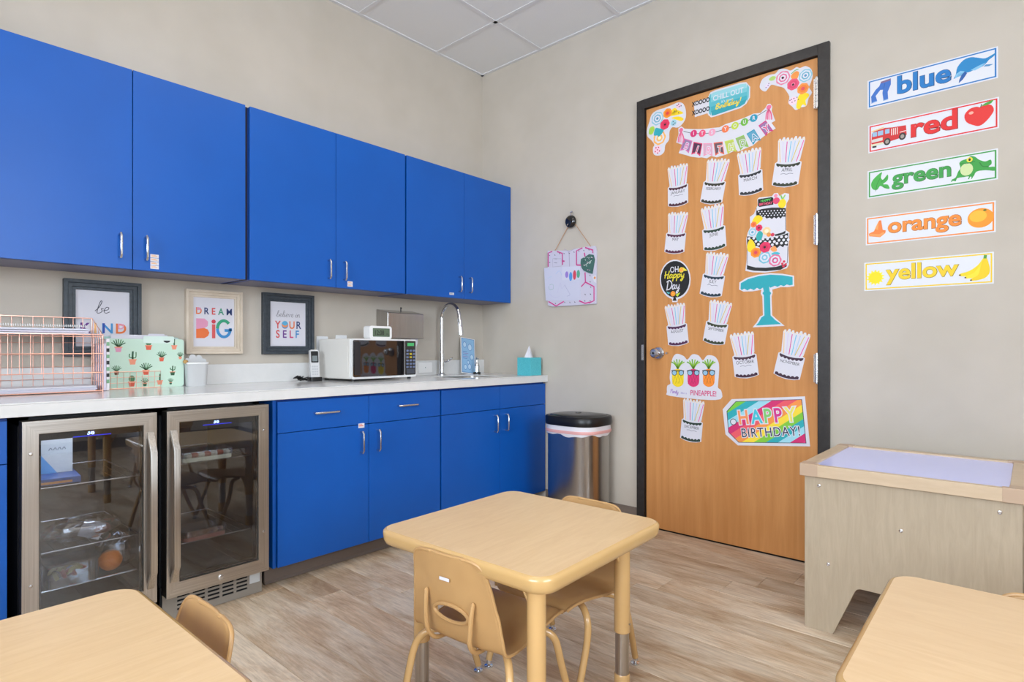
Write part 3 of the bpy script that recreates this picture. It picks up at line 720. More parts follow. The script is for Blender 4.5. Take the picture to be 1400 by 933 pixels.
# ================================================================== WIRE RACK, PAPERS, FILE BOX, BUCKET
def wires(b, pts_list, r): 
    for p in pts_list: b.tube(p, r, M['rose'], 6)
RX, RR, RF, RB = -2.86, -2.40, -.20, -.03
t = thing('wire_rack', 'rose gold wire letter tray rack at the left end of the counter', 'rack', ((RX + RR) / 2, (RF + RB) / 2, .866))
hx, hy = (RR - RX) / 2, (RB - RF) / 2
def rail(z, y0=-hy, y1=hy): return [(-hx, y0, z), (hx, y0, z), (hx, y1, z), (-hx, y1, z), (-hx, y0, z)]
nx = 14
f = MB(); wires(f, [rail(.004), [(hx, -hy, 0), (hx, -hy, .232)], [(hx, hy, 0), (hx, hy, .305)], [(-hx, -hy, 0), (-hx, -hy, .232)], [(-hx, hy, 0), (-hx, hy, .305)], [(-hx, -hy, .232), (-hx, hy, .305), (hx, hy, .305), (hx, -hy, .232), (-hx, -hy, .232)], [(-hx, -hy, .155), (hx, -hy, .155)], [(-hx, -hy, .078), (hx, -hy, .078)]], .0021); f.build('frame', t)
f = MB()
wires(f, [[(-hx + 2 * hx * i / nx, -hy, 0.078), (-hx + 2 * hx * i / nx, -hy, .232)] for i in range(nx + 1)], .0010); wires(f, [[(-hx, -hy, .232 - .009), (hx, -hy, .232 - .009)]], .0013); f.build('front_grid', t)
f = MB(); wires(f, [[(-hx + 2 * hx * i / nx, hy, 0), (-hx + 2 * hx * i / nx, hy, .305)] for i in range(nx + 1)] + [[(-hx, hy, z), (hx, hy, z)] for z in (.05, .1, .15, .2, .25)], .0011); f.build('back_grid', t)
f = MB()
for x in (hx, -hx): wires(f, [[(x, -hy + 2 * hy * i / 5, 0), (x, -hy + 2 * hy * i / 5, .232 + .073 * i / 5)] for i in range(6)] + [[(x, -hy, z), (x, hy, z)] for z in (.04, .078, .115, .155, .195)], .0013)
f.build('side_grid', t)
for z in (.004, .228): 
    f = MB(); wires(f, [[(-hx + 2 * hx * i / nx, -hy, z), (-hx + 2 * hx * i / nx, hy, z)] for i in range(nx + 1)], .0011); f.build('shelf', t)
def paper_stack(z, h, x0, x1, label, seed, n):
    t = thing('paper_stack', label, 'papers', ((RX + RR) / 2, (RF + RB) / 2, z)); rn = random.Random(seed)
    for k in range(n):
        a, c_ = rn.uniform(-.004, .004), rn.uniform(-.004, .004)
        MB().box(x0 + a, x1 + a, -hy + .008 + c_, hy - .008 + c_, h * k / n, h * (k + .8) / n, [M['paper'], mat((214, 210, 226), .7), mat((206, 208, 222), .7)][k % 3]).build('sheet_bundle', t, smooth=0)
    return t
tp = paper_stack(.866 + .0055, .020, -hx + .01, hx - .02, 'pale papers lying in the bottom tier of the wire rack', 1, 4)
bk = paper_stack(.866 + .2305, .026, -hx + .01, hx - .045, 'comb-bound booklets in the top tier of the wire rack', 3, 3)
cb = MB()
for i in range(56):
    x = -hx + .02 + i * (2 * hx - .07) / 56
    cb.tube([(x + .0, -hy + .012 + .009 * math.cos(a), .030 + .009 * math.sin(a)) for a in [PI * .1 + k * PI * .9 / 4 for k in range(5)]], .0013, M['white'], 5)
cb.build('comb_binding', bk)
# expanding file with cactus print
FB0, FB1 = -2.352, -2.050
t = thing('expanding_file', 'mint green expanding file with cactus print standing beside the wire rack', 'file folder', matrix=wall1_matrix((FB0, -.035, .866)))
MINT = mat((198, 224, 206), .55); FW = FB1 - FB0
MB().prism(rrect(-.012, 0, FW - .01, .228, .012), -.010, -.004, mat((170, 208, 196), .55), 'z').build('back_cover', t, bevel=.001)
g = MB()
for k in range(5): g.prism(rrect(.004, .002, FW - .012 - .002 * k, .222, .008), -.003 + k * .005, -.001 + k * .005, M['paper'], 'z')
g.build('pockets', t)
MB().prism(rrect(0, 0, FW, .219, .012), .024, .0275, MINT, 'z').build('front_cover', t, bevel=.001)
tb = MB(); tb.prism([(.015, .21), (.2, .21), (.24, .228), (.235, .237), (.02, .237), (.015, .232)], .014, .016, M['paper'], 'z'); tb.prism(rrect(.135, .2, .26, .232, .006), .0278, .0284, mat((214, 232, 222), .5), 'z'); tb.prism([(.155, .225), (.225, .225), (.222, .243), (.158, .243)], .018, .0195, M['paper'], 'z'); tb.build('index_tabs', t)
p = Pr(); L0 = .0279
POT, POT2, GR1, GR2 = C((220, 96, 70)), C((236, 150, 120)), C((52, 96, 66)), C((84, 132, 92))
def plant(u, v, kind, pot, s=1.0):
    p = Pr()
    p.poly([(u - .011 * s, v), (u + .011 * s, v), (u + .008 * s, v - .016 * s), (u - .008 * s, v - .016 * s)], pot, L0)
    p.poly([(u - .013 * s, v), (u + .013 * s, v), (u + .013 * s, v + .004 * s), (u - .013 * s, v + .004 * s)], POT2, L0 + .0003)
    if kind == 'aloe':
        for a in (-60, -38, -18, 0, 20, 40, 62): p.stroke([(u, v + .003), (u + .012 * s * math.sin(R_(a)), v + .012 * s), (u + .026 * s * math.sin(R_(a)), v + .004 + .026 * s * math.cos(R_(a)) + .004)], .0035 * s, GR1 if a % 4 else GR2, L0)
    elif kind == 'ball':
        p.poly(ell(u, v + .014 * s, .0105 * s, .013 * s), GR2, L0)
        for d in (-.006, 0, .006): p.stroke([(u + d * .7 * s, v + .004 * s), (u + d * s, v + .014 * s), (u + d * .6 * s, v + .025 * s)], .0014, GR1, L0 + .0003)
    else:
        p.stroke([(u, v + .003), (u, v + .018 * s), (u + .001, v + .033 * s)], .006 * s, GR1, L0)
        if kind == 'arm': p.stroke([(u, v + .012), (u - .01 * s, v + .014), (u - .01 * s, v + .024 * s)], .004, GR2, L0); p.stroke([(u, v + .01), (u + .01 * s, v + .013), (u + .011 * s, v + .03 * s)], .004, GR2, L0)
    p.build('cactus_motif', t, smooth=0)
for (zx, zy, kind, pot, s) in ((262, 295, 'aloe', C(PNK), 1.15), (602, 275, 'ball', POT, 1.1), (890, 275, 'col', POT2, 1), (422, 435, 'arm', POT2, 1.2), (748, 412, 'aloe', POT, .9), (240, 568, 'aloe', C((120, 80, 60)), .8), (572, 555, 'aloe', POT, 1.1), (872, 570, 'arm', GR1, .9), (412, 685, 'ball', POT, 1.15), (728, 670, 'col', POT2, 1), (985, 400, 'aloe', POT2, .6), (560, 760, 'aloe', GR1, .7), (850, 745, 'aloe', GR1, .5)):
    q = on_y(130 + zx / 8.235, 440 + zy / 8.235, -.062)
    plant(max(.015, min(FW - .016, q.x - FB0)), max(.018, q.z - .866), kind, pot, s)
p.poly([(.215, .212), (.245, .212), (.24, .205), (.23, .202), (.22, .205)], C((30, 30, 34)), L0 + .0006)
p.build('cactus_print', t, smooth=0)
# wire sorter in front
t = thing('wire_sorter', 'small rose gold wire file sorter in front of the cactus file', 'rack', (-2.252, -.085, .866))
f = MB(); x0, x1 = -.118, .098
wires(f, [[(x0, 0, .002), (x1, 0, .002), (x1, 0, .074), (x0, 0, .074), (x0, 0, .002)], [(x0, 0, .002), (x0, .018, .002)], [(x1, 0, .002), (x1, .018, .002)]], .0017)
wires(f, [[(x0 + (x1 - x0) * i / 9, 0, .002), (x0 + (x1 - x0) * i / 9, 0, .074)] for i in range(1, 9)] + [[(x0, 0, z), (x1, 0, z)] for z in (.026, .05)], .0009); f.build('front_grid', t)
t = thing('binder', 'slim white and patterned binder between the wire rack and cactus file', 'binder', (-2.383, -.115, .8675))
MB().box(-.011, 0, -.06, .07, 0, .195, mat((214, 205, 224), .4)).build('cover', t, bevel=.002); MB().box(.001, .013, -.055, .07, 0, .215, mat((232, 226, 230), .4)).build('spine', t, bevel=.002)
p = MB()
for k in range(7): p.box(.002, .012, -.0558, -.055, .03 + k * .026, .045 + k * .026, mat((30, 30, 34) if k % 2 else (120, 170, 130), .5))
p.build('pattern', t, smooth=0)
# white bucket with cloud
t = thing('cloud_bucket', 'small white bucket with a cloud shape beside the cactus file', 'bucket', (-2.003, -.082, .866))
bk_ = MB(); bk_.lathe([(.040, 0), (.042, .004), (.046, .104), (.048, .107), (.048, .112), (.044, .112)], (0, 0, 0), mat((204, 205, 206), .5), 4 * 8, exp=5, sx=1, sy=.6); bk_.build('body', t)
MB().lathe([(.0465, .103), (.0495, .104), (.0495, .111), (.0465, .112)], (0, 0, 0), M['white'], 32, exp=5, sx=1, sy=.6).build('rim', t)
cl = MB(); pts = []
for (cx_, cy_, r, a0, a1) in ((-.034, .118, .014, 260, 95), (-.014, .134, .015, 200, 40), (.014, .130, .015, 150, 10), (.036, .116, .012, 110, -80)):
    for k in range(7): a = R_(a0 + (a1 - a0) * k / 6); pts.append((cx_ + r * math.cos(a), cy_ + r * math.sin(a)))
cl.prism(pts, .006, .010, mat((206, 207, 208), .5), 'y'); cl.build('cloud', t)
MB().lathe([(.004, 0), (.009, .004), (.011, .011), (.007, .018), (.002, .02)], (-.05, -.01, .105), mat((190, 150, 90), .6), 14).build('wooden_bead', t)

# ================================================================== FRIDGES
def fridge(x0, x1, label, hside):
    t = thing('glass_door_fridge', label, 'fridge', ((x0 + x1) / 2, -.57, 0)); h = (x1 - x0) / 2
    b = MB(); K = M['fridge_in']
    b.box(-h + .002, -h + .03, .03, .54, .02, .812, K); b.box(h - .03, h - .002, .03, .54, .02, .812, K)
    b.box(-h + .002, h - .002, .03, .54, .785, .812, K); b.box(-h + .002, h - .002, .022, .54, .02, .125, K); b.box(-h + .002, h - .002, .52, .54, .02, .812, K)
    b.build('cabinet_body', t, smooth=0)
    z0, z1, m_ = .108, .806, .043; F = (-.06, -.002)
    d = MB(); S, SV = M['steel'], M['steel_v']
    O = [(-h, z0), (h, z0), (h, z1), (-h, z1)]; I = [(-h + m_, z0 + m_ + .01), (h - m_, z0 + m_ + .01), (h - m_, z1 - m_), (-h + m_, z1 - m_)]
    for k in range(4): d.prism([O[k], O[(k + 1) % 4], I[(k + 1) % 4], I[k]], F[0], F[1], S if k % 2 == 0 else SV, 'y')
    d = d.build('door', t, bevel=.0012)
    gm = MB(); gm.prism([(a[0], a[1]) for a in I], F[0] + .012, F[0] + .015, M['gasket'], 'y', holes=[[(I[0][0] + .007, I[0][1] + .007), (I[1][0] - .007, I[1][1] + .007), (I[2][0] - .007, I[2][1] - .007), (I[3][0] + .007, I[3][1] - .007)]]); gm.build('gasket', d, smooth=0)
    MB().box(I[0][0], I[1][0], F[0] + .006, F[0] + .009, I[0][1], I[2][1], M['fridge_glass']).build('glass_pane', d, smooth=0)
    hxp = (h - .022) if hside > 0 else (-h + .022)
    hd = MB()
    y_ = F[0]; pr = [(y_, .735), (y_ - .008, .735), (y_ - .045, .665), (y_ - .045, .232), (y_ - .008, .165), (y_, .165), (y_, .180), (y_ - .034, .238), (y_ - .034, .659), (y_, .72)]
    hd.prism(pr, hxp - .011, hxp + .011, SV, 'x'); hd.build('handle', d, bevel=.0015)
    sc = MB(); sx = -hxp
    for z in (.70, .275): sc.lathe([(.0055, 0), (.005, .002), (.001, .003)], (0, 0, 0), M['nickel'], 12, T=Matrix.Translation((sx, F[0], z)) @ Matrix.Rotation(PI / 2, 4, 'X'))
    sc.build('screws', d)
    MB().lathe([(.011, 0), (.011, .003), (.009, .004)], (0, 0, 0), M['nickel'], 16, T=Matrix.Translation((0, F[0], z0 + .025)) @ Matrix.Rotation(PI / 2, 4, 'X')).build('lock', d)
    # kick grille with slots
    gr = MB(); gz = (.002, .030, .038, .046, .054, .062, .070, .078, .086, .104)
    for k in range(0, 9, 2): gr.box(-h + .003, h - .003, 0, .004, gz[k], gz[k + 1], M['grille'])
    ex = [-h + .003] + [v for q in range(5) for v in (-h + .055 + q * .056, -h + .10 + q * .056)] + [h - .003]
    for k in range(0, 12, 2): gr.box(ex[k], ex[k + 1], .0004, .0036, .028, .088, M['grille'])
    gr.build('kick_grille', t, smooth=0)
    MB().box(-h + .01, h - .01, .012, .02, .005, .1, M['black_matte']).build('grille_backing', t, smooth=0)
    MB().box(h - .055, h - .012, -.0015, 0, .048, .098, mat((200, 204, 206), .3)).build('lock_cover', t, smooth=0)
    MB().box(-h + .04, h - .04, -.012, .05, .735, .785, M['black']).build('control_strip', t, smooth=0)
    MB().box(-h + .05, h - .05, .02, .10, .776, .784, M['led']).build('led_strip', t, smooth=0)  # added glowing strip, put in to light up the shelf contents
    dp = MB(); vs, fs = text_geo('38', .02, 1.0); dp.add([(p[0] * .022, -.0125, .742 + p[1] * .022) for p in vs], fs, mat((150, 180, 255), .4, emit=6.0)); dp.build('display_digits', t, smooth=0)
    dl = MB(); dl.box(-.05, .06, -.0122, -.012, .736, .739, mat((20, 40, 220), .4, emit=1.2)); dl.build('display_light', t, smooth=0)
    for z in ((.345, .565) if hside > 0 else (.27, .585)):
        s = MB()
        s.tube([(-h + .032, .04, z), (h - .032, .04, z), (h - .032, .5, z), (-h + .032, .5, z), (-h + .032, .04, z)], .003, M['nickel'], 6)
        for k in range(9): s.tube([(-h + .032 + (2 * h - .064) * k / 9, .04, z), (-h + .032 + (2 * h - .064) * k / 9, .5, z)], .0014, M['nickel'], 5)
        s.build('wire_shelf', t)
    return t
fridge(-2.716, -2.332, 'left glass-door undercounter fridge holding an orange and fruit box', 1)
fridge(-2.300, -1.912, 'right glass-door undercounter fridge with meat packs, next to blue cabinet', -1)
MB().box(-2.745, -1.878, -.02, -.01, 0, .82, M['black_matte']).build('trim_1', None, smooth=0)['kind'] = 'structure'  # matte black sheet across the wall behind both fridges
# contents
LF = -.57
def blob_bag(name, label, cx, cy, z, rx, ry, rz, seed, m, cat, parent=None):
    rn = random.Random(seed); b = MB(); n, k = 18, 9; vs = []; fs = []
    for i in range(k + 1):
        ph = PI * i / k
        for j in range(n):
            a = 2 * PI * j / n; q = 1 + rn.uniform(-.16, .16)
            vs.append((rx * math.sin(ph) * math.cos(a) * q, ry * math.sin(ph) * math.sin(a) * q, rz * (1 - math.cos(ph)) * (1 + rn.uniform(-.05, .05)) * .5))
    for i in range(k):
        for j in range(n): fs.append((i * n + j, i * n + (j + 1) % n, (i + 1) * n + (j + 1) % n, (i + 1) * n + j))
    b.add(vs, fs, m); o = b.build(name, parent, loc=(cx, cy, z), smooth=25)
    if not parent: tag(o, label, cat)
    return o
q = on_y(151, 765.6, -.49)
t = thing('orange', 'orange in a loose clear bag inside the left fridge', 'orange', (q.x, q.y, q.z))
MB().lathe([(.002, -.038), (.016, -.035), (.029, -.025), (.037, -.01), (.0385, 0), (.036, .014), (.028, .027), (.015, .035), (.004, .037), (.001, .0355)], (0, 0, 0), noisy('orange_peel', (236, 124, 30), (242, 136, 42), (60, 60, 60), 3, .5, .3, (500, 500, 500), bdist=.0006), 28).build('fruit', t)
MB().cyl((0, 0, .0352), (0, 0, .039), .003, mat((90, 100, 50), .7), 8).build('stem', t)
bgm = thin_glass('crinkled_bag', (215, 222, 230), .22, .12)
ob = blob_bag('produce_bag', 'clear crinkled bag around the orange in the left fridge', q.x + .03, q.y + .03, q.z - .044, .075, .05, .13, 5, bgm, 'bag')
q2 = on_y(96, 772, -.48); zb = q.z - .044
zs = .127
t = thing('fruit_container', 'clear plastic box of sliced fruit at the bottom of the left fridge', 'food container', (q2.x, q2.y, zb))
cm = MB(); cm.prism(rrect(-.075, -.055, .075, .055, .015), 0, .075, M['plastic_film'], 'z'); cm.build('tub', t)
MB().prism(rrect(-.079, -.059, .079, .059, .015), .075, .082, M['plastic_film'], 'z').build('lid', t)
rn = random.Random(4)
for k in range(9):
    a = rn.uniform(0, 6.28); col = [(222, 206, 130), (206, 84, 80), (226, 214, 150), (190, 70, 70)][k % 4]
    s = MB(); pts = [(.03 * math.cos(R_(g)), .03 * math.sin(R_(g))) for g in range(20, 161, 20)] + [(.012 * math.cos(R_(g)), .012 * math.sin(R_(g)) + .006) for g in range(150, 29, -30)]
    s.prism(pts, -.006, .006, mat(col, .4), 'y'); s.build('fruit_slice', t, loc=(rn.uniform(-.045, .045), rn.uniform(-.03, .02), .012 + rn.uniform(0, .025)), rot=(rn.uniform(-.5, .5), rn.uniform(-.6, .6), a), bevel=.002)
t = thing('fridge_tray', 'dark lower tray carrying the orange and fruit box in the left fridge', 'tray', (-2.524, -.30, zb - .006))
MB().box(-.155, .155, -.225, .22, 0, .004, mat((40, 42, 46), .3)).build('plate', t); MB().tube([(-.155, -.225, .002), (.155, -.225, .002)], .004, M['nickel'], 8).build('front_rail', t)
q = on_y(118, 700, -.46)
blob_bag('snack_bag', 'clear bag of snacks on the middle shelf of the left fridge', q.x - .02, q.y, .3485, .12, .07, .085, 11, bgm, 'bag')
t = thing('snack_pack', 'white card and red snacks inside the clear bag, left fridge', 'snack', (q.x, q.y, .352))
MB().box(-.03, .04, -.002, .002, 0, .06, M['paper'], T=Matrix.Rotation(R_(25), 4, 'Y')).build('card', t)
for k in range(4): MB().lathe([(.003, 0), (.014, .005), (.018, .015), (.014, .026), (.003, .03)], (.04 + .02 * (k % 2), .01 * k, .006), mat((170, 50, 66), .4), 14).build('red_snack', t)
t = thing('picture_booklet', 'blue picture booklet on the upper shelf of the left fridge', 'booklet', (-2.615, -.40, .569), R_(-4))
MB().box(-.07, .085, -.11, .09, 0, .022, mat((40, 90, 160), .4)).build('cover', t, bevel=.002)
MB().box(-.05, .06, -.112, -.109, .004, .012, mat((220, 150, 90), .4)).build('spine_print', t)
t = thing('printed_card', 'upright white and blue printed card in the left fridge', 'card', (-2.605, -.40, .592), 0)
MB().box(-.075, .065, 0, .003, 0, .135, mat((206, 210, 208), .5)).build('sheet', t)
p = Pr(); p.poly([(-.075, .01), (-.02, .0), (.02, .0), (-.035, .08), (-.075, .085)], C((84, 160, 216)), .0004); [p.stroke([(-.005 + k * .013, .082), (.001 + k * .013, .091), (.005 + k * .013, .083)], .0022, C((110, 116, 120)), .0006) for k in range(4)]; p.poly([(-.075, .0), (-.03, .0), (-.05, .02), (-.075, .02)], C((226, 216, 170)), .0006)
p.build('print', t, matrix=Matrix(((1, 0, 0, 0), (0, 0, -1, 0), (0, 1, 0, 0), (0, 0, 0, 1))), smooth=0)
def pack(px, py, z, label, n, w_, c1, c2):
    q = on_y(px, py, -.48); t = thing('food_pack', label, 'food pack', (q.x, q.y, z))
    MB().prism(rrect(-w_, -.06, w_, .06, .02), 0, .016, mat(c2, .35), 'z').build('tray', t, bevel=.003)
    rn = random.Random(n)
    for k in range(7): MB().lathe([(.002, 0), (.014, .003), (.017, .010), (.012, .018), (.002, .02)], (-w_ + .022 + k * (2 * w_ - .044) / 6, -.04, .014), mat(c1 if k % 2 else c2, .4), 12).build('slice', t)
    MB().prism(rrect(-w_ - .004, -.064, w_ + .004, .064, .02), .0165, .040, bgm, 'z').build('film', t, bevel=.006)
pack(278, 620, .589, 'red and white food pack on the upper shelf of the right fridge', 2, .095, (160, 50, 44), (206, 204, 180))
pack(274, 738, .274, 'shiny wrapped food pack on the lower shelf of the right fridge', 3, .080, (150, 90, 60), (150, 96, 84))

# ================================================================== TRASH CAN
t = thing('trash_can', 'stainless steel trash can with black lid and white liner, by the wall', 'trash can', (-.176, -.990, 0))
SE = dict(exp=3.2, n=56)
MB().lathe([(.150, 0), (.150, .012)], (0, 0, 0), M['black'], sx=1.02, sy=1.16, **SE).build('base_ring', t)
b = MB(); b.lathe([(.147, .012), (.147, .555)], (0, 0, 0), M['steel_can'], sx=1.02, sy=1.16, **SE); b.build('body', t, smooth=50)
ln = MB(); n = 56; vs = []; fs = []
for i, (r, z) in enumerate(((.150, .603), (.153, .59), (.154, .56), (.1535, .545), (.1505, .535))):
    for j in range(n):
        a = 2 * PI * j / n; ca, sa = math.cos(a), math.sin(a); qq = (abs(ca) ** 3.2 + abs(sa) ** 3.2) ** (-1 / 3.2)
        rr = r + .0014 * math.sin(9 * a + i * 1.3) + .001 * math.sin(23 * a + i)
        vs.append((rr * ca * qq * 1.02, rr * sa * qq * 1.16, z + (.006 * math.sin(5 * a) + .004 * math.sin(11 * a) if i > 2 else 0)))
for i in range(4):
    for j in range(n): fs.append((i * n + j, i * n + (j + 1) % n, (i + 1) * n + (j + 1) % n, (i + 1) * n + j))
ln.add(vs, fs, mat((226, 222, 226), .45)); ln.build('liner', t, smooth=80)
rb = MB(); rb.lathe([(.1562, .548), (.1570, .551), (.1570, .562), (.1562, .565)], (0, 0, 0), mat((226, 168, 164), .5), sx=1.02, sy=1.16, **SE); rb.build('drawstring', t)
ld = MB(); ld.lathe([(.153, .590), (.158, .592), (.160, .606), (.159, .637), (.154, .644), (.146, .646), (.142, .643)], (0, 0, 0), M['black'], sx=1.02, sy=1.16, **SE); ld = ld.build('lid', t, smooth=50)
MB().lathe([(.138, .642), (.134, .6475), (.08, .654), (.002, .656)], (0, 0, 0), mat((26, 26, 28), .22), sx=1.02, sy=1.16, **SE).build('lid_flap', ld, smooth=60)
MB().box(-.015, .015, -.012, .012, .652, .658, M['black']).build('lid_button', ld, bevel=.002)

# ================================================================== WALL HOOK AND ORGANIZER
hk = on_x(780, 303, -.02)
t = thing('wall_hook', 'round black suction hook on the wall above the pink organizer', 'hook', matrix=wall2_matrix((0, hk.y, hk.z)))
MB().lathe([(.010, 0), (.010, .012), (.036, .013), (.041, .017), (.041, .022), (.036, .031), (.024, .037), (.004, .039)], (0, 0, 0), mat((16, 15, 17), .12, coat=.6), 30).build('disc', t)
MB().tube([(.0, .02, .02), (.008, .043, .022), (.008, .055, .030), (.02, .060, .028)], [.004, .005, .0045, .006], M['nickel'], 10).build('hook_pin', t)
MB().tube([(0, -.012, .028), (-.008, -.018, .036), (-.010, -.026, .042)], .0035, M['nickel'], 10).build('lower_hook', t)
OG = lambda x, y: (lambda p_: (-p_.y, p_.z))(on_x(735 + x / 9.82, 330 + y / 9.82, -.012))
o0 = on_x(780, 419, -.012)
t = thing('hanging_organizer', 'white wall pocket with pink hexagon pattern hanging by a cord', 'organizer', matrix=wall2_matrix((0, o0.y, o0.z)))
def og(x, y): a = OG(x, y); return (a[0] + o0.y, a[1] - o0.z)
ol = [og(135, 130), og(240, 125), og(430, 125), og(520, 100), og(620, 80), og(775, 62), og(792, 130), og(790, 450), og(788, 840), og(500, 862), og(200, 880), og(140, 860), og(140, 500)]
b = MB(); b.prism(ol, .002, .014, mat((204, 200, 216), .6), 'z'); b.build('backing', t, bevel=.003)
p = Pr(); MG = C((206, 60, 140)); L = .0146
for pts in ([(145, 345), (145, 160), (200, 138)], [(262, 138), (335, 165), (338, 320)], [(525, 320), (525, 130), (605, 90)], [(640, 85), (745, 120), (745, 160)], [(630, 155), (645, 240)], [(640, 420), (645, 550), (590, 610)], [(645, 550), (760, 610), (760, 800), (690, 830)], [(560, 800), (640, 835), (700, 820)], [(150, 810), (250, 870), (355, 810)], [(525, 320), (590, 322)], [(340, 265), (365, 270)]):
    p.stroke([og(*a) for a in pts], .0085, MG, L, smooth=False)
p.stroke([og(425, 130), og(432, 340)], .004, C((170, 160, 185)), L, smooth=False); p.stroke([og(360, 105), og(430, 140), og(510, 95)], .003, C((170, 160, 185)), L, smooth=False)
for a in ((165, 185), (237, 180), (300, 160), (362, 160), (430, 155), (495, 140), (560, 125), (627, 120), (695, 110), (168, 280), (710, 455), (712, 540), (718, 610), (716, 705), (712, 795), (640, 795), (245, 830), (370, 815), (440, 818), (505, 812), (645, 710)):
    u, v = og(*a); p.poly([(u - .005, v + .003), (u + .001, v - .003), (u + .005, v - .004), (u, v - .007), (u - .005, v - .004)], C((60, 60, 80)), L + .0002)
p.stroke([og(205, 235), og(320, 235), og(322, 335), og(205, 345), og(205, 235)], .002, C((160, 155, 175)), L, smooth=False)
for y in (235, 290): p.stroke([og(225, y), og(265, y + 3)], .003, C((120, 120, 135)), L, smooth=False)
p.build('pattern_print', t, smooth=0)
lp = og(240, 128); rp = og(718, 70); hp = (-(hk.y) + o0.y + 0.0, hk.z - o0.z)
MB().tube([(lp[0], lp[1], .016), (hp[0] - .011, hp[1] - .004, .008), (hp[0], hp[1] + .0115, .007), (hp[0] + .011, hp[1] + .004, .008), (rp[0], rp[1], .016)], .0022, mat((196, 150, 110), .8), 8).build('cord', t)
pk = MB(); pk.prism([og(740, 470), og(792, 460), og(792, 560), og(760, 545)], .0146, .016, M['paper'], 'z'); pk.prism(ell(*og(772, 492), .008, .008, 10), .016, .0165, C((232, 150, 90)), 'z'); pk.build('flower_tag', t)
p0 = og(345, 570)
t = thing('childs_drawing', "child's drawing with four coloured feathers pinned on the organizer", 'drawing', matrix=wall2_matrix((0, o0.y - p0[0], o0.z + p0[1]), .0155))
def dg(x, y): a = og(x, y); return (a[0] - p0[0], a[1] - p0[1])
card([dg(92, 360), dg(345, 350), dg(580, 335), dg(585, 795), dg(115, 800)], mat((204, 204, 222), .7), .001).build('sheet', t)
p = Pr(); L = .0014
p.poly([dg(335, 345), dg(575, 335), dg(578, 515), dg(335, 525)], mat((210, 210, 226), .7), L)
for (x, y, cc, h_) in ((398, 450, (156, 130, 206), 45), (450, 475, (84, 150, 216), 62), (503, 455, (214, 70, 90), 65), (553, 440, (90, 170, 140), 55)):
    u, v = dg(x, y); fp = Pr(); fp.poly(ell(u, v, .013, h_ / 9.82 * .0047, 12), C(cc), L + .0003); fp.build('feather', t, smooth=0)
for a, cc in (([(165, 590), (210, 580), (215, 640), (165, 650), (160, 600)], (120, 170, 160)), ([(270, 700), (310, 560), (330, 640), (380, 570)], (190, 186, 215)), ([(370, 590), (410, 660), (440, 720), (400, 740)], (150, 150, 185)), ([(160, 700), (230, 760), (300, 740)], (190, 186, 215)), ([(250, 440), (300, 400), (330, 460)], (150, 190, 230)), ([(140, 500), (200, 470)], (170, 200, 220))):
    p.stroke([dg(*q_) for q_ in a], .0018, C(cc), L)
cm_ = p.build('crayon_marks', t, smooth=0); cm_['kind'] = 'stuff'
p1 = og(690, 310)
t = thing('patterned_heart', 'dark green patterned heart ornament on the organizer corner', 'ornament', matrix=wall2_matrix((0, o0.y - p1[0], o0.z + p1[1]), .0175))
hg = lambda x, y: (og(x, y)[0] - p1[0], og(x, y)[1] - p1[1])
card([hg(585, 300), hg(590, 240), hg(640, 215), hg(700, 175), hg(760, 185), hg(778, 250), hg(765, 320), hg(745, 440), hg(690, 425), hg(625, 395), hg(600, 360)], mat((64, 104, 96), .6), .002).build('heart', t)
p = Pr(); rn = random.Random(9)
for k in range(26):
    u, v = hg(rn.uniform(615, 750), rn.uniform(215, 400)); p.poly(ell(u, v, .003, .005, 7, rn.uniform(0, 3)), C([(206, 160, 180), (190, 210, 200), (40, 70, 70)][k % 3]), .0026 + .0001 * (k % 3))
p.stroke([hg(640, 330), hg(735, 260)], .004, C((206, 220, 212)), .0032, smooth=False)
p.build('print', t, smooth=0)
FACE = .0045
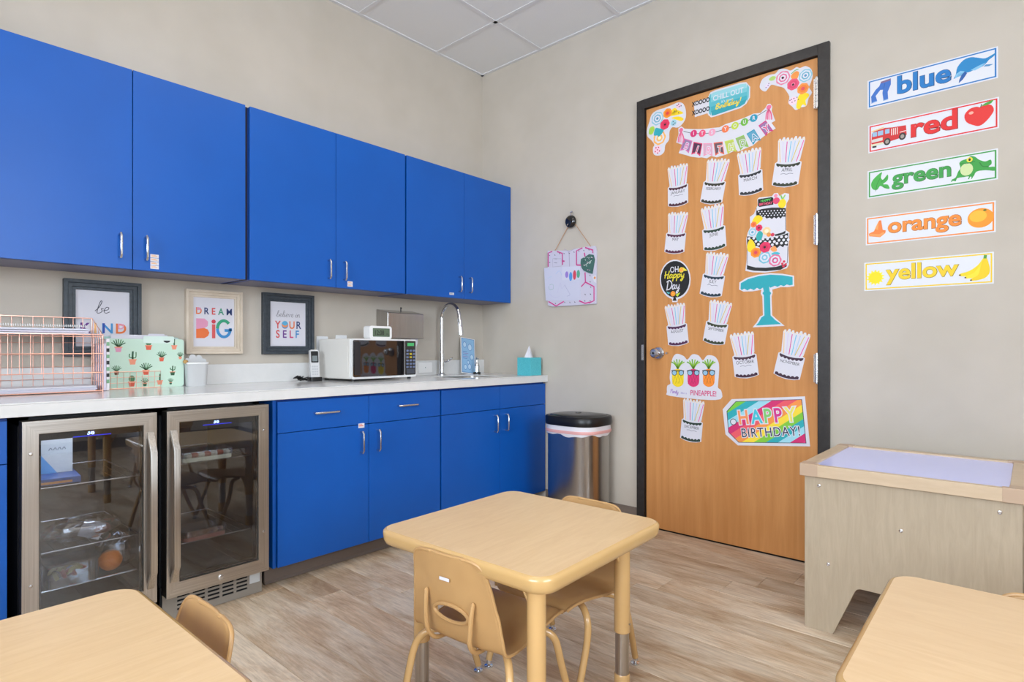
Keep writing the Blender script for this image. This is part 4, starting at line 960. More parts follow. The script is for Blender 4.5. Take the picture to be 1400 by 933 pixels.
# ================================================================== STICKERS ON THE DOOR
def mapper(x0, y0, s): return lambda x, y: (lambda p_: (-p_.y, p_.z))(on_x(x0 + x / s, y0 + y / s, -FACE))
C1 = mapper(870, 60, 5.185); C5 = mapper(980, 260, 4.908); C6 = mapper(880, 440, 5.185); C7 = mapper(980, 440, 5.187); C4 = mapper(880, 310, 6.66)
def mscale(mp, x, y, s):   # metres per crop pixel, vertical
    a, b_ = mp(x, y), mp(x, y + 10); return abs(a[1] - b_[1]) / 10
class Stk:
    def __init__(s, name, label, cat, mp, cx, cy, group=None):
        s.mp = mp; s.o = mp(cx, cy); s.s = mscale(mp, cx, cy, 1)
        s.t = thing(name, label, cat, group=group, matrix=wall2_matrix((0, -s.o[0], s.o[1]), FACE))
        s.p = Pr(); s.l = Pr()
    def q(s, x, y): a = s.mp(x, y); return (a[0] - s.o[0], a[1] - s.o[1])
    def qs(s, pts): return [s.q(*a) for a in pts]
    def card(s, pts, smooth=True, m=None):
        P = s.qs(pts)
        if smooth: P = [(v.x, v.y) for v in crom([(a[0], a[1], 0) for a in P], 3, True)]
        card(P, m).build('card', s.t, smooth=0)
    def poly(s, pts, c, l=0, smooth=False):
        P = s.qs(pts)
        if smooth: P = [(v.x, v.y) for v in crom([(a[0], a[1], 0) for a in P], 3, True)]
        s.p.poly(P, C(c), LAY + l * .0001)
    def stroke(s, pts, wd, c, l=1, smooth=True, closed=False): s.p.stroke(s.qs(pts), wd * s.s, C(c), LAY + l * .0001, smooth=smooth, closed=closed)
    def circ(s, x, y, r, c, l=1): s.p.poly(ell(*s.q(x, y), r * s.s, r * s.s, 18), C(c), LAY + l * .0001)
    def flower(s, x, y, r, cols, l=2): s.p.flower(*s.q(x, y), r * s.s, cols, LAY + l * .0001)
    def text(s, body, x, y, size, c, l=3, x2=None, y2=None, **kw):
        a = s.q(x, y); rot = 0
        if x2 is not None:
            b_ = s.q(x2, y2); rot = math.atan2(b_[1] - a[1], b_[0] - a[0]); a = ((a[0] + b_[0]) / 2, (a[1] + b_[1]) / 2)
        s.l.text(body, a[0], a[1], size * s.s, C(c), LAY + l * .0001, rot=rot, **kw)
    def script(s, body, x, y, xh, wd, c, l=3, x2=None, y2=None, **kw):
        a = s.q(x, y); rot = 0
        if x2 is not None:
            b_ = s.q(x2, y2); rot = math.atan2(b_[1] - a[1], b_[0] - a[0]); a = ((a[0] + b_[0]) / 2, (a[1] + b_[1]) / 2)
        s.l.script(body, a[0], a[1], xh * s.s, wd * s.s, C(c), LAY + l * .0001, rot=rot, **kw)
    def part(s, nm):
        if s.p.v: s.p.build(nm, s.t, smooth=0)
        s.p = Pr()
    def done(s, nm='print'):
        s.part(nm)
        if s.l.v: s.l.build('lettering', s.t, smooth=0)
WH, MAG, LBL, TQ, YL, GN = (222, 220, 228), (214, 44, 110), (160, 206, 220), (40, 165, 178), (250, 214, 30), (130, 190, 60)
s = Stk('flower_sticker', 'flower bouquet sticker on the top left corner of the door', 'sticker', C1, 200, 600, 'flower corner stickers')
s.card([(75, 610), (92, 555), (110, 500), (150, 470), (200, 455), (250, 435), (300, 415), (335, 428), (352, 480), (345, 540), (300, 592), (255, 592), (235, 625), (232, 680), (205, 718), (198, 765), (165, 792), (125, 785), (118, 740), (128, 715), (105, 682), (78, 655)])
for a in ([(240, 510), (280, 470), (335, 490), (290, 505)], [(250, 525), (300, 515), (335, 530), (320, 548), (275, 535)], [(235, 490), (270, 455), (290, 470), (270, 500)]): s.poly(a, YL, 1, True)
s.circ(265, 560, 22, LBL, 1); s.circ(300, 440, 18, (240, 200, 214), 1)
for a in ((290, 438), (305, 445), (300, 428), (318, 440), (270, 478), (300, 490), (262, 552), (275, 562), (262, 572)): s.circ(*a, 4, (60, 60, 80), 4)
s.flower(150, 530, 47, [(150, 196, 214), WH, (120, 176, 200), WH, (90, 150, 180)]); s.flower(222, 492, 33, [(246, 150, 40), (240, 120, 30), (226, 60, 70)], 4); s.flower(203, 572, 36, [(226, 50, 90), (214, 40, 80)], 6); s.circ(204, 573, 7, (30, 20, 24), 9)
s.poly([(90, 640), (95, 600), (118, 585), (130, 600), (115, 640)], (170, 208, 70), 3, True); s.poly([(125, 650), (135, 600), (165, 600), (195, 610), (180, 640), (160, 660), (150, 650)], TQ, 3, True)
s.flower(165, 668, 48, [(246, 180, 90), WH, (244, 190, 110), (250, 236, 200)], 1); s.circ(150, 750, 28, (244, 204, 216), 1)
for a in ((140, 738), (158, 735), (150, 752), (135, 765), (165, 760), (152, 775)): s.circ(*a, 5, (200, 50, 90), 4)
s.done()
s = Stk('flower_sticker', 'flower bouquet sticker on the top right corner of the door', 'sticker', C1, 1100, 300, 'flower corner stickers')
s.card([(875, 300), (895, 250), (945, 220), (985, 212), (1015, 180), (1060, 178), (1095, 190), (1135, 165), (1160, 172), (1200, 158), (1240, 180), (1250, 230), (1235, 280), (1225, 310), (1245, 345), (1222, 385), (1205, 440), (1165, 452), (1130, 470), (1105, 445), (1078, 420), (1085, 375), (1060, 330), (1040, 310), (1000, 300), (960, 290), (940, 310), (915, 338), (885, 325)])
s.poly([(940, 250), (965, 230), (990, 235), (975, 258), (950, 262)], (176, 210, 110), 1, True); s.circ(930, 300, 16, (228, 214, 232), 1)
for a in ((920, 310), (935, 295), (940, 282)): s.circ(*a, 4, (130, 100, 150), 3)
s.flower(1040, 242, 48, [(226, 130, 160), WH, (222, 110, 150), WH, (220, 120, 160)], 2); s.circ(1038, 241, 8, (30, 24, 30), 9)
s.poly([(1095, 230), (1130, 195), (1155, 205), (1140, 250), (1115, 260)], (240, 150, 70), 2, True); s.stroke([(1098, 215), (1125, 190), (1150, 180)], 6, (120, 180, 110), 4)
s.flower(1200, 225, 44, [(140, 196, 214), WH, (110, 176, 200), WH, (90, 150, 190)], 2)
s.poly([(1150, 370), (1175, 350), (1215, 350), (1225, 370), (1200, 400), (1205, 440), (1180, 430), (1160, 460), (1135, 455), (1140, 410)], YL, 1, True); s.circ(1112, 405, 28, (244, 210, 224), 1)
s.flower(1112, 288, 40, [(228, 86, 120), (222, 70, 110), (236, 120, 150)], 5); s.circ(1112, 290, 8, (80, 40, 50), 9); s.flower(1182, 318, 38, [(246, 150, 70), (240, 130, 50), (224, 84, 90)], 7)
for a in ((1100, 395), (1118, 388), (1125, 405), (1105, 415), (1090, 402), (1140, 380), (1150, 395)): s.circ(*a, 4, (110, 60, 90), 9)
s.done()
s = Stk('birthday_tag_sticker', 'teal "CHILL OUT it\'s your Birthday!" tag sticker at the door top', 'sticker', C1, 600, 450)
s.card([(408, 415), (500, 385), (508, 380), (525, 345), (560, 328), (740, 275), (780, 272), (808, 305), (806, 380), (780, 425), (740, 455), (560, 515), (530, 522), (510, 505), (505, 492), (415, 520)], False)
for k, cc in enumerate(((150, 208, 216), (120, 196, 206), (90, 182, 194), (60, 168, 182), (42, 156, 170))):
    a0, a1 = k / 5, (k + 1) / 5
    def lr(a, b_, f_): return (a[0] + (b_[0] - a[0]) * f_, a[1] + (b_[1] - a[1]) * f_)
    tl, tr, bl, br = (530, 352), (785, 285), (530, 510), (785, 420)
    if k == 0: P = [lr(tl, bl, .03), (548, 345), (745, 285), (780, 282), lr(tr, br, a1), lr(tl, bl, a1)]
    elif k == 4: P = [lr(tl, bl, a0), lr(tr, br, a0), (770, 424), (735, 446), (558, 506), (535, 510)]
    else: P = [lr(tl, bl, a0), lr(tr, br, a0), lr(tr, br, a1), lr(tl, bl, a1)]
    s.poly(P, cc, 1)
s.poly([(516, 372), (530, 352), (530, 508), (516, 495)], (90, 182, 194), 1); s.poly([(785, 285), (800, 308), (798, 375), (785, 415)], (110, 190, 200), 1)
s.text('XOOOO', 412, 440, 44, (20, 24, 34), 3, 505, 412, bold=.04, xs=.75); s.text('XOOOO', 412, 503, 44, (20, 24, 34), 3, 505, 476, bold=.04, xs=.75)
s.text('CHILL OUT', 548, 405, 52, WH, 4, 755, 345, bold=.01, xs=.82); s.text("it's your", 600, 420, 26, WH, 4, 690, 395); s.script('Birthday!', 555, 468, 19, 6.5, (246, 222, 80), 5, 745, 414, xs=1.5)
s.done()
s = Stk('birthday_banner_sticker', '"IT\'S YOUR BIRTHDAY" pennant banner sticker across the upper door', 'sticker', C1, 640, 700)
s.card([(283, 700), (300, 640), (298, 600), (320, 585), (342, 602), (400, 605), (470, 605), (530, 598), (590, 592), (632, 570), (700, 548), (765, 525), (830, 496), (880, 490), (915, 455), (930, 428), (950, 425), (965, 445), (960, 475), (985, 545), (958, 560), (988, 600), (925, 640), (905, 655), (880, 675), (825, 722), (790, 735), (720, 765), (710, 752), (650, 780), (615, 792), (570, 805), (530, 795), (500, 812), (460, 805), (445, 808), (385, 800), (355, 790), (300, 775), (325, 715)], False)
PC = [(150, 120, 160), (80, 40, 70), (214, 170, 190), (100, 80, 90), (190, 206, 90), (150, 176, 110), (90, 160, 190), (150, 110, 160)]
TC = [(214, 110, 170), (226, 60, 110), (236, 150, 180), (232, 100, 70), (200, 214, 80), (140, 190, 70), (50, 150, 180), (214, 44, 120)]
CP = [(355, 722), (430, 745), (508, 750), (586, 742), (668, 728), (750, 700), (832, 660), (918, 598)]
for k, (x, y) in enumerate(CP):
    dx, dy = ((CP[min(k + 1, 7)][0] - CP[max(k - 1, 0)][0]), (CP[min(k + 1, 7)][1] - CP[max(k - 1, 0)][1])); ln = math.hypot(dx, dy); ux, uy = dx / ln, dy / ln; vx, vy = -uy, ux
    P = lambda a, b_: (x + ux * a + vx * b_, y + uy * a + vy * b_)
    s.poly([P(-32, -45), P(32, -45), P(32, 48), P(0, 30), P(-32, 48)], TC[k], 1); s.poly([P(-27, -38), P(27, -38), P(27, 36), P(0, 20), P(-27, 36)], PC[k], 3)
    s.text('BIRTHDAY'[k], *P(-15, 24), 62, WH, 5, *P(15, 24), bold=.09, xs=.85); s.text('BIRTHDAY'[k], *P(-15, 24), 62, TC[k], 7, *P(15, 24), bold=.015, xs=.85)
s.stroke([(335, 620), (400, 635), (470, 637), (540, 630), (632, 605), (700, 580), (767, 553), (833, 525), (925, 470)], 4, (70, 70, 80), 2)
for (x, y), ch, cc in zip(((407, 636), (468, 635), (537, 628), (632, 604), (700, 581), (767, 555), (833, 527)), 'ITSYOUR', (MAG, (232, 80, 120), (236, 160, 186), (240, 120, 70), (190, 210, 60), (110, 180, 60), (30, 150, 180))):
    s.circ(x, y, 26, cc, 4); s.text(ch, x - 6, y + 13, 36, WH, 6, x + 6, y + 10, bold=.03, xs=.8)
for (x, y) in ((318, 612), (940, 450)):
    s.circ(x, y, 16, (232, 110, 150), 4)
    for d in (-16, -6, 5, 16): s.stroke([(x, y + 12), (x + d, y + 45), (x + d * 1.3, y + 88)], 8, (240, 150, 180) if d % 2 else (228, 96, 140), 4)
s.done()
# month cakes
TRM = {'JANUARY': (74, 34, 50), 'FEBRUARY': (52, 50, 36), 'MARCH': (40, 42, 48), 'APRIL': (48, 54, 36), 'MAY': (84, 36, 62), 'JUNE': (36, 60, 46), 'JULY': (34, 56, 70), 'AUGUST': (76, 34, 72), 'SEPTEMBER': (52, 60, 34), 'OCTOBER': (66, 36, 56), 'NOVEMBER': (60, 34, 54), 'DECEMBER': (34, 56, 44)}
AN = {'JANUARY': (913.3, 283.6, 941.9, 278.3), 'FEBRUARY': (956.9, 277.6, 988.1, 278.3), 'MARCH': (1010.5, 268.6, 1044.7, 261.1), 'APRIL': (1054.8, 255, 1092.3, 253.6), 'MAY': (908.2, 346, 936.3, 346), 'JUNE': (961.8, 343.8, 994.4, 337.8), 'JULY': (956.3, 403.1, 987.4, 406.8), 'AUGUST': (913.8, 473.2, 942.7, 469.9), 'SEPTEMBER': (960.6, 467, 991.5, 472.8), 'OCTOBER': (1004.7, 517.1, 1038.8, 514.2), 'NOVEMBER': (1057.1, 512.3, 1094.1, 521.4), 'DECEMBER': (929.8, 600.1, 959.5, 606.2)}
WHERE = {'JANUARY': 'first of the top row', 'FEBRUARY': 'under the banner', 'MARCH': 'above the big cake', 'APRIL': 'top right, near the hinge', 'MAY': 'above the black balloon', 'JUNE': 'left of the big cake', 'JULY': 'right of the black balloon', 'AUGUST': 'under the black balloon', 'SEPTEMBER': 'above the pineapples', 'OCTOBER': 'under the teal cake stand', 'NOVEMBER': 'right end of the lower row', 'DECEMBER': 'lowest, under the pineapples'}
def scallop(x0, x1, y, sag, amp, n, up):
    out = []
    for i in range(n * 4 + 1):
        f_ = i / (n * 4); x = x0 + (x1 - x0) * f_; out.append((x, y - sag * (1 - (2 * f_ - 1) ** 2) + up * amp * abs(math.sin(PI * n * f_))))
    return out
for mo, (ax, ay, bx, by) in AN.items():
    a = on_x(ax, ay, -FACE); b_ = on_x(bx, by, -FACE); du, dv = -(b_.y - a.y), b_.z - a.z; wv = math.hypot(du, dv); rot = math.atan2(dv, du)
    t = thing('birthday_cake_sticker', '%s birthday cake sticker on the door, %s' % (mo.capitalize(), WHERE[mo]), 'sticker', group='month cake stickers on the door', matrix=wall2_matrix((0, a.y, a.z), FACE) @ Matrix.Rotation(rot, 4, 'Z'))
    S = wv * .97
    def U(pts): return [(p_[0] * S, p_[1] * S) for p_ in pts]
    bod = [(0, .05), (.2, -.02), (.5, -.06), (.8, -.02), (1, .05), (1.0, .9), (.9, .95)]
    tops = []
    for k in range(7):
        x = .94 - .147 * k; h_ = 1.82 + .05 * ((k * 37) % 3) / 2
        tops += [(x + .06, h_ - .06), (x + .03, h_ + .03), (x - .03, h_ + .03), (x - .065, h_ - .06)]
    card(U(bod + [(.93, 1.0)] + tops + [(.09, 1.0), (.08, .95), (0, .9)])).build('card', t, smooth=0)
    p = Pr(); cs = [(240, 196, 130), (214, 200, 226), (214, 60, 150), (90, 190, 220), (170, 200, 230), (214, 190, 90), (226, 70, 160)]
    for k in range(7):
        x0_ = .20 + .1 * k; x1_ = .04 + .152 * k
        if k in (5,): x0_ -= .08
        p.stroke(U([(x0_, .92), (x1_, 1.72)]), .030 * S, C(cs[k]), LAY, smooth=False)
        p.poly(ell(x1_ * S, 1.78 * S, .018 * S, .035 * S, 8), C((250, 226, 150)), LAY)
    p.build('candles', t, smooth=0)
    p = Pr(); tm = C(TRM[mo])
    p.poly(U(scallop(.06, .95, .90, .07, .0, 6, -1) + list(reversed(scallop(.06, .95, .83, .07, .05, 6, -1)))), tm, LAY); p.build('icing_trim', t, smooth=0); p = Pr(); p.poly(U(scallop(.05, .95, .05, .07, .0, 6, 1) + list(reversed(scallop(.05, .95, .13, .07, .05, 6, 1)))), tm, LAY)
    p.build('icing_trim', t, smooth=0)
    p = Pr(); p.text(mo, .5 * S, .56 * S, .19 * S * (1 if len(mo) < 8 else .88), C((50, 50, 60)), LAY, bold=.0, xs=.85)
    if mo in ('JANUARY', 'APRIL', 'JULY', 'OCTOBER', 'DECEMBER'): p.stroke(U([(.28, .46), (.4, .48), (.5, .45), (.62, .48), (.75, .46)]), .02 * S, C((130, 130, 145)), LAY)
    p.build('lettering', t, smooth=0)
# balloon
s = Stk('balloon_sticker', 'black balloon sticker reading "OH Happy Day" on the left of the door', 'sticker', C4, 288, 680)
def arc_pts(cx, cy, rx, ry, n=26): return [(cx + rx * math.cos(2 * PI * k / n), cy + ry * math.sin(2 * PI * k / n)) for k in range(n)]
bl_ = [(x, y + (8 if y > 480 else 0) * 1) for x, y in arc_pts(288, 478, 140, 178)]
s.card(bl_, False); s.poly([(255, 640), (318, 640), (308, 688), (262, 688)], WH, 0)
s.poly(arc_pts(288, 480, 130, 167), (22, 22, 24), 2); s.poly([(276, 640), (290, 640), (302, 676), (264, 676)], (22, 22, 24), 2)
s.text('OH', 245, 420, 75, WH, 4, 318, 412, bold=.01, xs=.75); s.script('Happy', 170, 475, 34, 9, (236, 220, 50), 5, 385, 460, xs=1.35); s.script('Day', 195, 580, 42, 9, WH, 5, 335, 565, xs=1.1)
s.flower(345, 395, 24, [(250, 214, 60), (246, 150, 70), (250, 180, 40)], 4); s.poly([(360, 370), (400, 400), (370, 405)], (236, 220, 60), 4); s.flower(268, 612, 24, [(246, 160, 50), (240, 130, 40), (250, 190, 60)], 4); s.poly([(290, 620), (335, 600), (310, 640)], (190, 214, 60), 4); s.poly([(205, 590), (245, 605), (225, 615)], (90, 190, 190), 4)
s.done()
# tall cake
s = Stk('big_cake_sticker', 'large two-tier black and white cake sticker with flowers on the door', 'sticker', C5, 340, 540)
s.card([(192, 542), (200, 470), (202, 400), (198, 330), (208, 285), (225, 250), (222, 180), (250, 160), (262, 130), (275, 100), (272, 62), (285, 50), (370, 42), (385, 22), (410, 20), (420, 40), (455, 20), (485, 25), (485, 60), (468, 90), (465, 130), (465, 270), (488, 285), (480, 400), (485, 500), (470, 525), (400, 545), (320, 555), (240, 552)], False)
s.poly([(277, 62), (372, 47), (380, 55), (380, 98), (288, 114), (277, 108)], (24, 24, 26), 2); s.text('HAPPY', 292, 82, 22, (90, 200, 90), 4, 365, 72, bold=.03); s.text('BIRTHDAY', 284, 106, 22, (236, 90, 120), 4, 374, 92, bold=.03, xs=.8)
s.poly([(412, 85), (430, 65), (452, 60), (466, 85), (450, 118), (418, 115)], YL, 3, True); s.stroke([(440, 60), (430, 35)], 8, (120, 190, 90), 3); s.stroke([(445, 58), (460, 32)], 8, (150, 200, 90), 3); s.circ(400, 72, 22, (224, 70, 110), 3); s.circ(396, 38, 12, (236, 140, 170), 3)
s.poly([(268, 140), (300, 128), (370, 118), (430, 118), (462, 122), (462, 180), (440, 178), (430, 192), (415, 180), (400, 192), (385, 182), (370, 195), (355, 185), (335, 192), (320, 178), (300, 185), (285, 172), (268, 170)], (24, 24, 26), 2)
for i in range(9):
    for j in range(3): s.circ(282 + i * 21 + (j % 2) * 10, 145 + j * 15 - i * 1.2, 4.5, WH, 4)
s.poly([(205, 310), (260, 318), (330, 325), (400, 315), (450, 300), (480, 288), (478, 375), (455, 370), (445, 385), (425, 372), (405, 390), (380, 375), (355, 392), (330, 380), (300, 392), (270, 375), (240, 385), (205, 370)], (24, 24, 26), 2)
for i in range(9):
    for j in range(3): s.circ(218 + i * 31 + (j % 2) * 14, 325 + j * 21 - i * 1.5 + (8 if 2 < i < 6 else 0), 9, WH, 4)
s.poly([(203, 505), (260, 520), (330, 522), (400, 515), (450, 500), (470, 488), (470, 512), (430, 535), (330, 545), (250, 542), (203, 532)], (28, 28, 30), 2); s.poly([(385, 300), (440, 285), (462, 272), (460, 292), (400, 312)], (28, 28, 30), 2)
s.stroke([(266, 120), (266, 260)], 3, (40, 40, 44), 2, False); s.stroke([(462, 120), (462, 272)], 3, (40, 40, 44), 2, False); s.stroke([(206, 310), (203, 510)], 3, (40, 40, 44), 2, False); s.stroke([(477, 380), (474, 490)], 3, (40, 40, 44), 2, False)
s.poly([(235, 225), (255, 180), (285, 170), (310, 190), (290, 215), (262, 235)], YL, 5, True); s.poly([(205, 370), (225, 330), (250, 350), (262, 395), (240, 420), (210, 410)], YL, 5, True); s.flower(248, 232, 20, [(246, 130, 60), (236, 100, 50)], 6); s.flower(284, 254, 22, [(224, 44, 90), (210, 30, 76)], 7); s.circ(284, 254, 5, (30, 20, 24), 9); s.flower(240, 283, 26, [(150, 200, 216), WH, (110, 170, 200)], 6); s.flower(335, 275, 26, [(246, 210, 150), (250, 230, 200)], 6); s.poly([(265, 310), (285, 275), (310, 290), (300, 330), (275, 345)], (50, 170, 170), 6, True); s.circ(375, 300, 12, (214, 60, 90), 6); s.circ(350, 300, 14, (240, 150, 60), 6)
s.flower(262, 420, 34, [(246, 150, 40), (240, 120, 40), (224, 70, 90)], 6); s.flower(325, 384, 36, [(226, 50, 96), (214, 40, 84)], 7); s.circ(322, 384, 8, (30, 20, 24), 9); s.flower(322, 453, 40, [(120, 190, 210), WH, (130, 190, 210), WH], 6); s.flower(392, 472, 40, [(226, 110, 150), WH, (222, 90, 140), WH], 7); s.circ(390, 470, 10, (24, 20, 26), 9); s.poly([(365, 430), (395, 415), (425, 425), (400, 440)], (70, 180, 196), 5, True); s.poly([(360, 395), (390, 375), (405, 405), (380, 415)], (246, 160, 90), 5, True)
for a in ((440, 495), (452, 480), (462, 500), (448, 512)): s.circ(*a, 8, (220, 50, 80), 7)
s.done()
s = Stk('cake_stand_sticker', 'plain teal cake stand sticker under the large cake', 'sticker', C5, 345, 915)
s.card([(150, 668), (152, 620), (200, 590), (280, 568), (360, 558), (440, 562), (518, 575), (520, 645), (480, 652), (430, 652), (372, 668), (375, 690), (368, 715), (372, 840), (405, 870), (455, 912), (240, 922), (268, 890), (290, 850), (310, 840), (306, 715), (295, 695), (300, 670), (240, 680), (180, 682)], False)
s.poly([(160, 662), (162, 625), (210, 598), (285, 577), (360, 568), (440, 572), (509, 583), (510, 636), (490, 640), (470, 634), (450, 646), (430, 638), (408, 650), (390, 643), (360, 656), (352, 648), (356, 680), (366, 692), (358, 706), (362, 842), (392, 872), (432, 900), (262, 910), (282, 888), (300, 855), (320, 842), (316, 706), (306, 692), (316, 680), (310, 655), (290, 668), (270, 656), (250, 672), (228, 662), (205, 674), (185, 662), (168, 672)], (38, 164, 176), 2)
s.done()
# pineapples
s = Stk('pineapple_sticker', '"Party like a PINEAPPLE!" sticker with three pineapples near the knob', 'sticker', C6, 355, 555)
s.card([(168, 455), (190, 440), (185, 400), (190, 345), (205, 260), (235, 228), (285, 245), (310, 270), (345, 232), (390, 240), (420, 275), (450, 240), (500, 245), (530, 285), (535, 345), (528, 440), (528, 470), (550, 490), (545, 550), (400, 552), (180, 525), (166, 500)])
for (x, cc) in ((243, (246, 214, 30)), (353, (220, 46, 110)), (462, (246, 140, 40))):
    s.poly([(x - 40, 390), (x - 34, 350), (x, 335), (x + 36, 352), (x + 42, 395), (x + 36, 445), (x, 463), (x - 36, 442)], cc, 2, True)
    dk = tuple(int(v * .8) for v in cc)
    for d in (-24, -4, 16): s.stroke([(x + d, 360), (x + d + 20, 440)], 2.5, dk, 3, False); s.stroke([(x + d + 14, 360), (x + d - 14, 440)], 2.5, dk, 3, False)
    for a in (-48, -28, -8, 12, 32, 50): s.stroke([(x, 335), (x + 30 * math.sin(R_(a)), 300), (x + 62 * math.sin(R_(a)), 262 + abs(a) * .5)], 9, (150, 196, 50) if a % 8 else (110, 170, 60), 2)
    for d in (-24, 24): s.circ(x + d, 362, 21, (40, 50, 60), 5); s.circ(x + d, 363, 16, (150, 190, 214), 6)
    s.stroke([(x - 45, 348), (x + 45, 350)], 7, (40, 50, 60), 5, False); s.part('pineapple')
s.script('Party', 182, 505, 15, 4, (176, 140, 210), 4, 252, 512, xs=1.15); s.text('like a', 262, 512, 22, (150, 140, 200), 4, 308, 515); s.text('PINEAPPLE!', 315, 520, 52, (214, 60, 120), 4, 535, 532, bold=.012, xs=.74)
s.done()
# happy birthday tag
s = Stk('happy_birthday_tag_sticker', 'rainbow striped "HAPPY BIRTHDAY!" tag sticker on the lower door', 'sticker', C7, 350, 870)
s.card([(105, 550), (625, 530), (662, 885), (150, 878), (62, 800), (42, 622)], False)
O = [(135, 565), (605, 550), (636, 864), (155, 858), (82, 785), (70, 635)]
s.poly(O, (60, 60, 70), 1)
# clip stripes to the tag outline in the tag's own plane
def clip(poly, inside, inter):
    out = []
    for i in range(len(poly)):
        a, b_ = poly[i - 1], poly[i]
        if inside(b_):
            if not inside(a): out.append(inter(a, b_))
            out.append(b_)
        elif inside(a): out.append(inter(a, b_))
    return out
O2 = [(138, 569), (600, 554), (631, 860), (157, 854), (86, 783), (75, 637)]
ST = [(120, 200, 60), (40, 170, 180), (160, 216, 230), (214, 44, 110), (236, 90, 100), (246, 150, 70), (250, 220, 60), (130, 200, 60), (40, 170, 180), (160, 216, 230), (214, 40, 110), (226, 60, 130)]
def hd(pt, c0):    # signed distance along the stripe normal
    return pt[0] * .53 + pt[1] * .85 - c0
for k, cc in enumerate(ST):
    lo, hi_ = 545 + k * 46, 545 + (k + 1) * 46
    if k == 0: lo = 0
    if k == len(ST) - 1: hi_ = 5000
    P = O2
    for sgn, c0 in ((1, lo), (-1, hi_)):
        ins = lambda q_: sgn * hd(q_, c0) >= 0
        def itx(a, b_):
            f_ = hd(a, c0) / (hd(a, c0) - hd(b_, c0)); return (a[0] + (b_[0] - a[0]) * f_, a[1] + (b_[1] - a[1]) * f_)
        P = clip(P, ins, itx)
        if len(P) < 3: break
    if len(P) >= 3: s.poly(P, cc, 2)
s.circ(118, 711, 24, (50, 50, 60), 3); s.circ(118, 711, 19, WH, 4)
xs_ = [195, 288, 367, 440, 530]
for ch, x, cc in zip('HAPPY', xs_, ((246, 150, 90), (60, 190, 210), (130, 200, 110), (214, 50, 140), (236, 226, 110))):
    yb = 726 - (x - 195) * .055
    s.text(ch, x - 8, yb, 140, WH, 4, x + 8, yb - 1, bold=.075, xs=.78); s.text(ch, x - 8, yb, 140, cc, 6, x + 8, yb - 1, bold=.022, xs=.78)
s.text('BIRTHDAY!', 180, 820, 92, WH, 4, 595, 808, bold=.06, xs=.80, space=1.12); s.text('BIRTHDAY!', 180, 820, 92, (30, 40, 70), 6, 595, 808, bold=.0, xs=.80, space=1.12)
s.done()

# ================================================================== COLOUR WORD CARDS
def word_card(key, word, cc, y0_, z1, z0, label, art, usize=.098, uoff=0.0, off=0.0, wx=1.0):
    u0, u1 = -y0_, -y0_ + .456
    t = thing('color_word_card', label, 'wall card', group='color word cards on the wall', matrix=wall2_matrix((0, y0_ - .228, z0)))
    h = z1 - z0; w2 = .228
    card([(-w2, 0), (w2, 0), (w2, h), (-w2, h)], mat((220, 221, 227), .5)).build('card', t, smooth=0)
    p = Pr(); p.frame(-w2 + .005, .005, w2 - .005, h - .005, .0052, C(cc), LAY); p.build('border', t, smooth=0)
    dkc = tuple(int(v * .62) for v in cc)
    p = Pr(); p.text(word, uoff, h * .5 - .028 + off, usize, C(dkc), LAY, bold=.040, xs=wx); p.text(word, uoff - .001, h * .5 - .0275 + off, usize, C(cc), LAY + .0003, bold=.024, xs=wx)
    p.build('lettering', t, smooth=0)
    for nm, fn in art: p = Pr(); fn(p, h); p.build(nm, t, smooth=0)
L1, L2, L3, L4 = LAY + .0002, LAY + .0005, LAY + .0008, LAY + .0011
def a_blue(p, h):
    J, J2 = C((60, 110, 190)), C((40, 80, 150))
    p.poly([(-.175, .108), (-.138, .112), (-.138, .085), (-.150, .055), (-.148, .022), (-.166, .020), (-.170, .055), (-.168, .070), (-.178, .072), (-.196, .050), (-.190, .026), (-.212, .020), (-.214, .052), (-.196, .078), (-.182, .090)], J, L1)
    p.poly([(-.176, .108), (-.138, .112), (-.139, .103), (-.176, .100)], C((130, 100, 130)), L2); p.stroke([(-.160, .098), (-.165, .074)], .002, J2, L2)
    p.stroke([(-.213, .022), (-.190, .026)], .004, C((120, 160, 210)), L3, smooth=False); p.stroke([(-.167, .021), (-.148, .023)], .004, C((120, 160, 210)), L3, smooth=False)
def a_blue2(p, h):
    W, Wl = C((30, 130, 190)), C((130, 190, 224))
    body = [(.085, .040), (.092, .055), (.098, .085), (.118, .108), (.142, .112), (.165, .102), (.188, .092), (.212, .100), (.222, .104), (.215, .092), (.200, .082), (.190, .070), (.175, .060), (.150, .055), (.135, .052), (.120, .055), (.105, .055), (.095, .045)]
    p.poly([(v.x, v.y) for v in crom([(a, b_, 0) for a, b_ in body], 3, True)], W, L1)
    p.poly([(.088, .040), (.094, .058), (.108, .066), (.122, .060), (.116, .048), (.102, .044)], Wl, L2); p.poly([(.140, .058), (.165, .068), (.19, .074), (.175, .060), (.155, .053)], Wl, L2)
    p.poly([(.122, .060), (.130, .050), (.116, .028), (.102, .016), (.104, .030), (.112, .048)], C((40, 90, 160)), L3); p.poly([(.19, .066), (.214, .060), (.2, .056), (.182, .06)], C((80, 140, 190)), L2)
    for k in range(4): p.stroke([(.096 + k * .004, .044), (.104 + k * .005, .056)], .001, C((60, 130, 180)), L3, smooth=False)
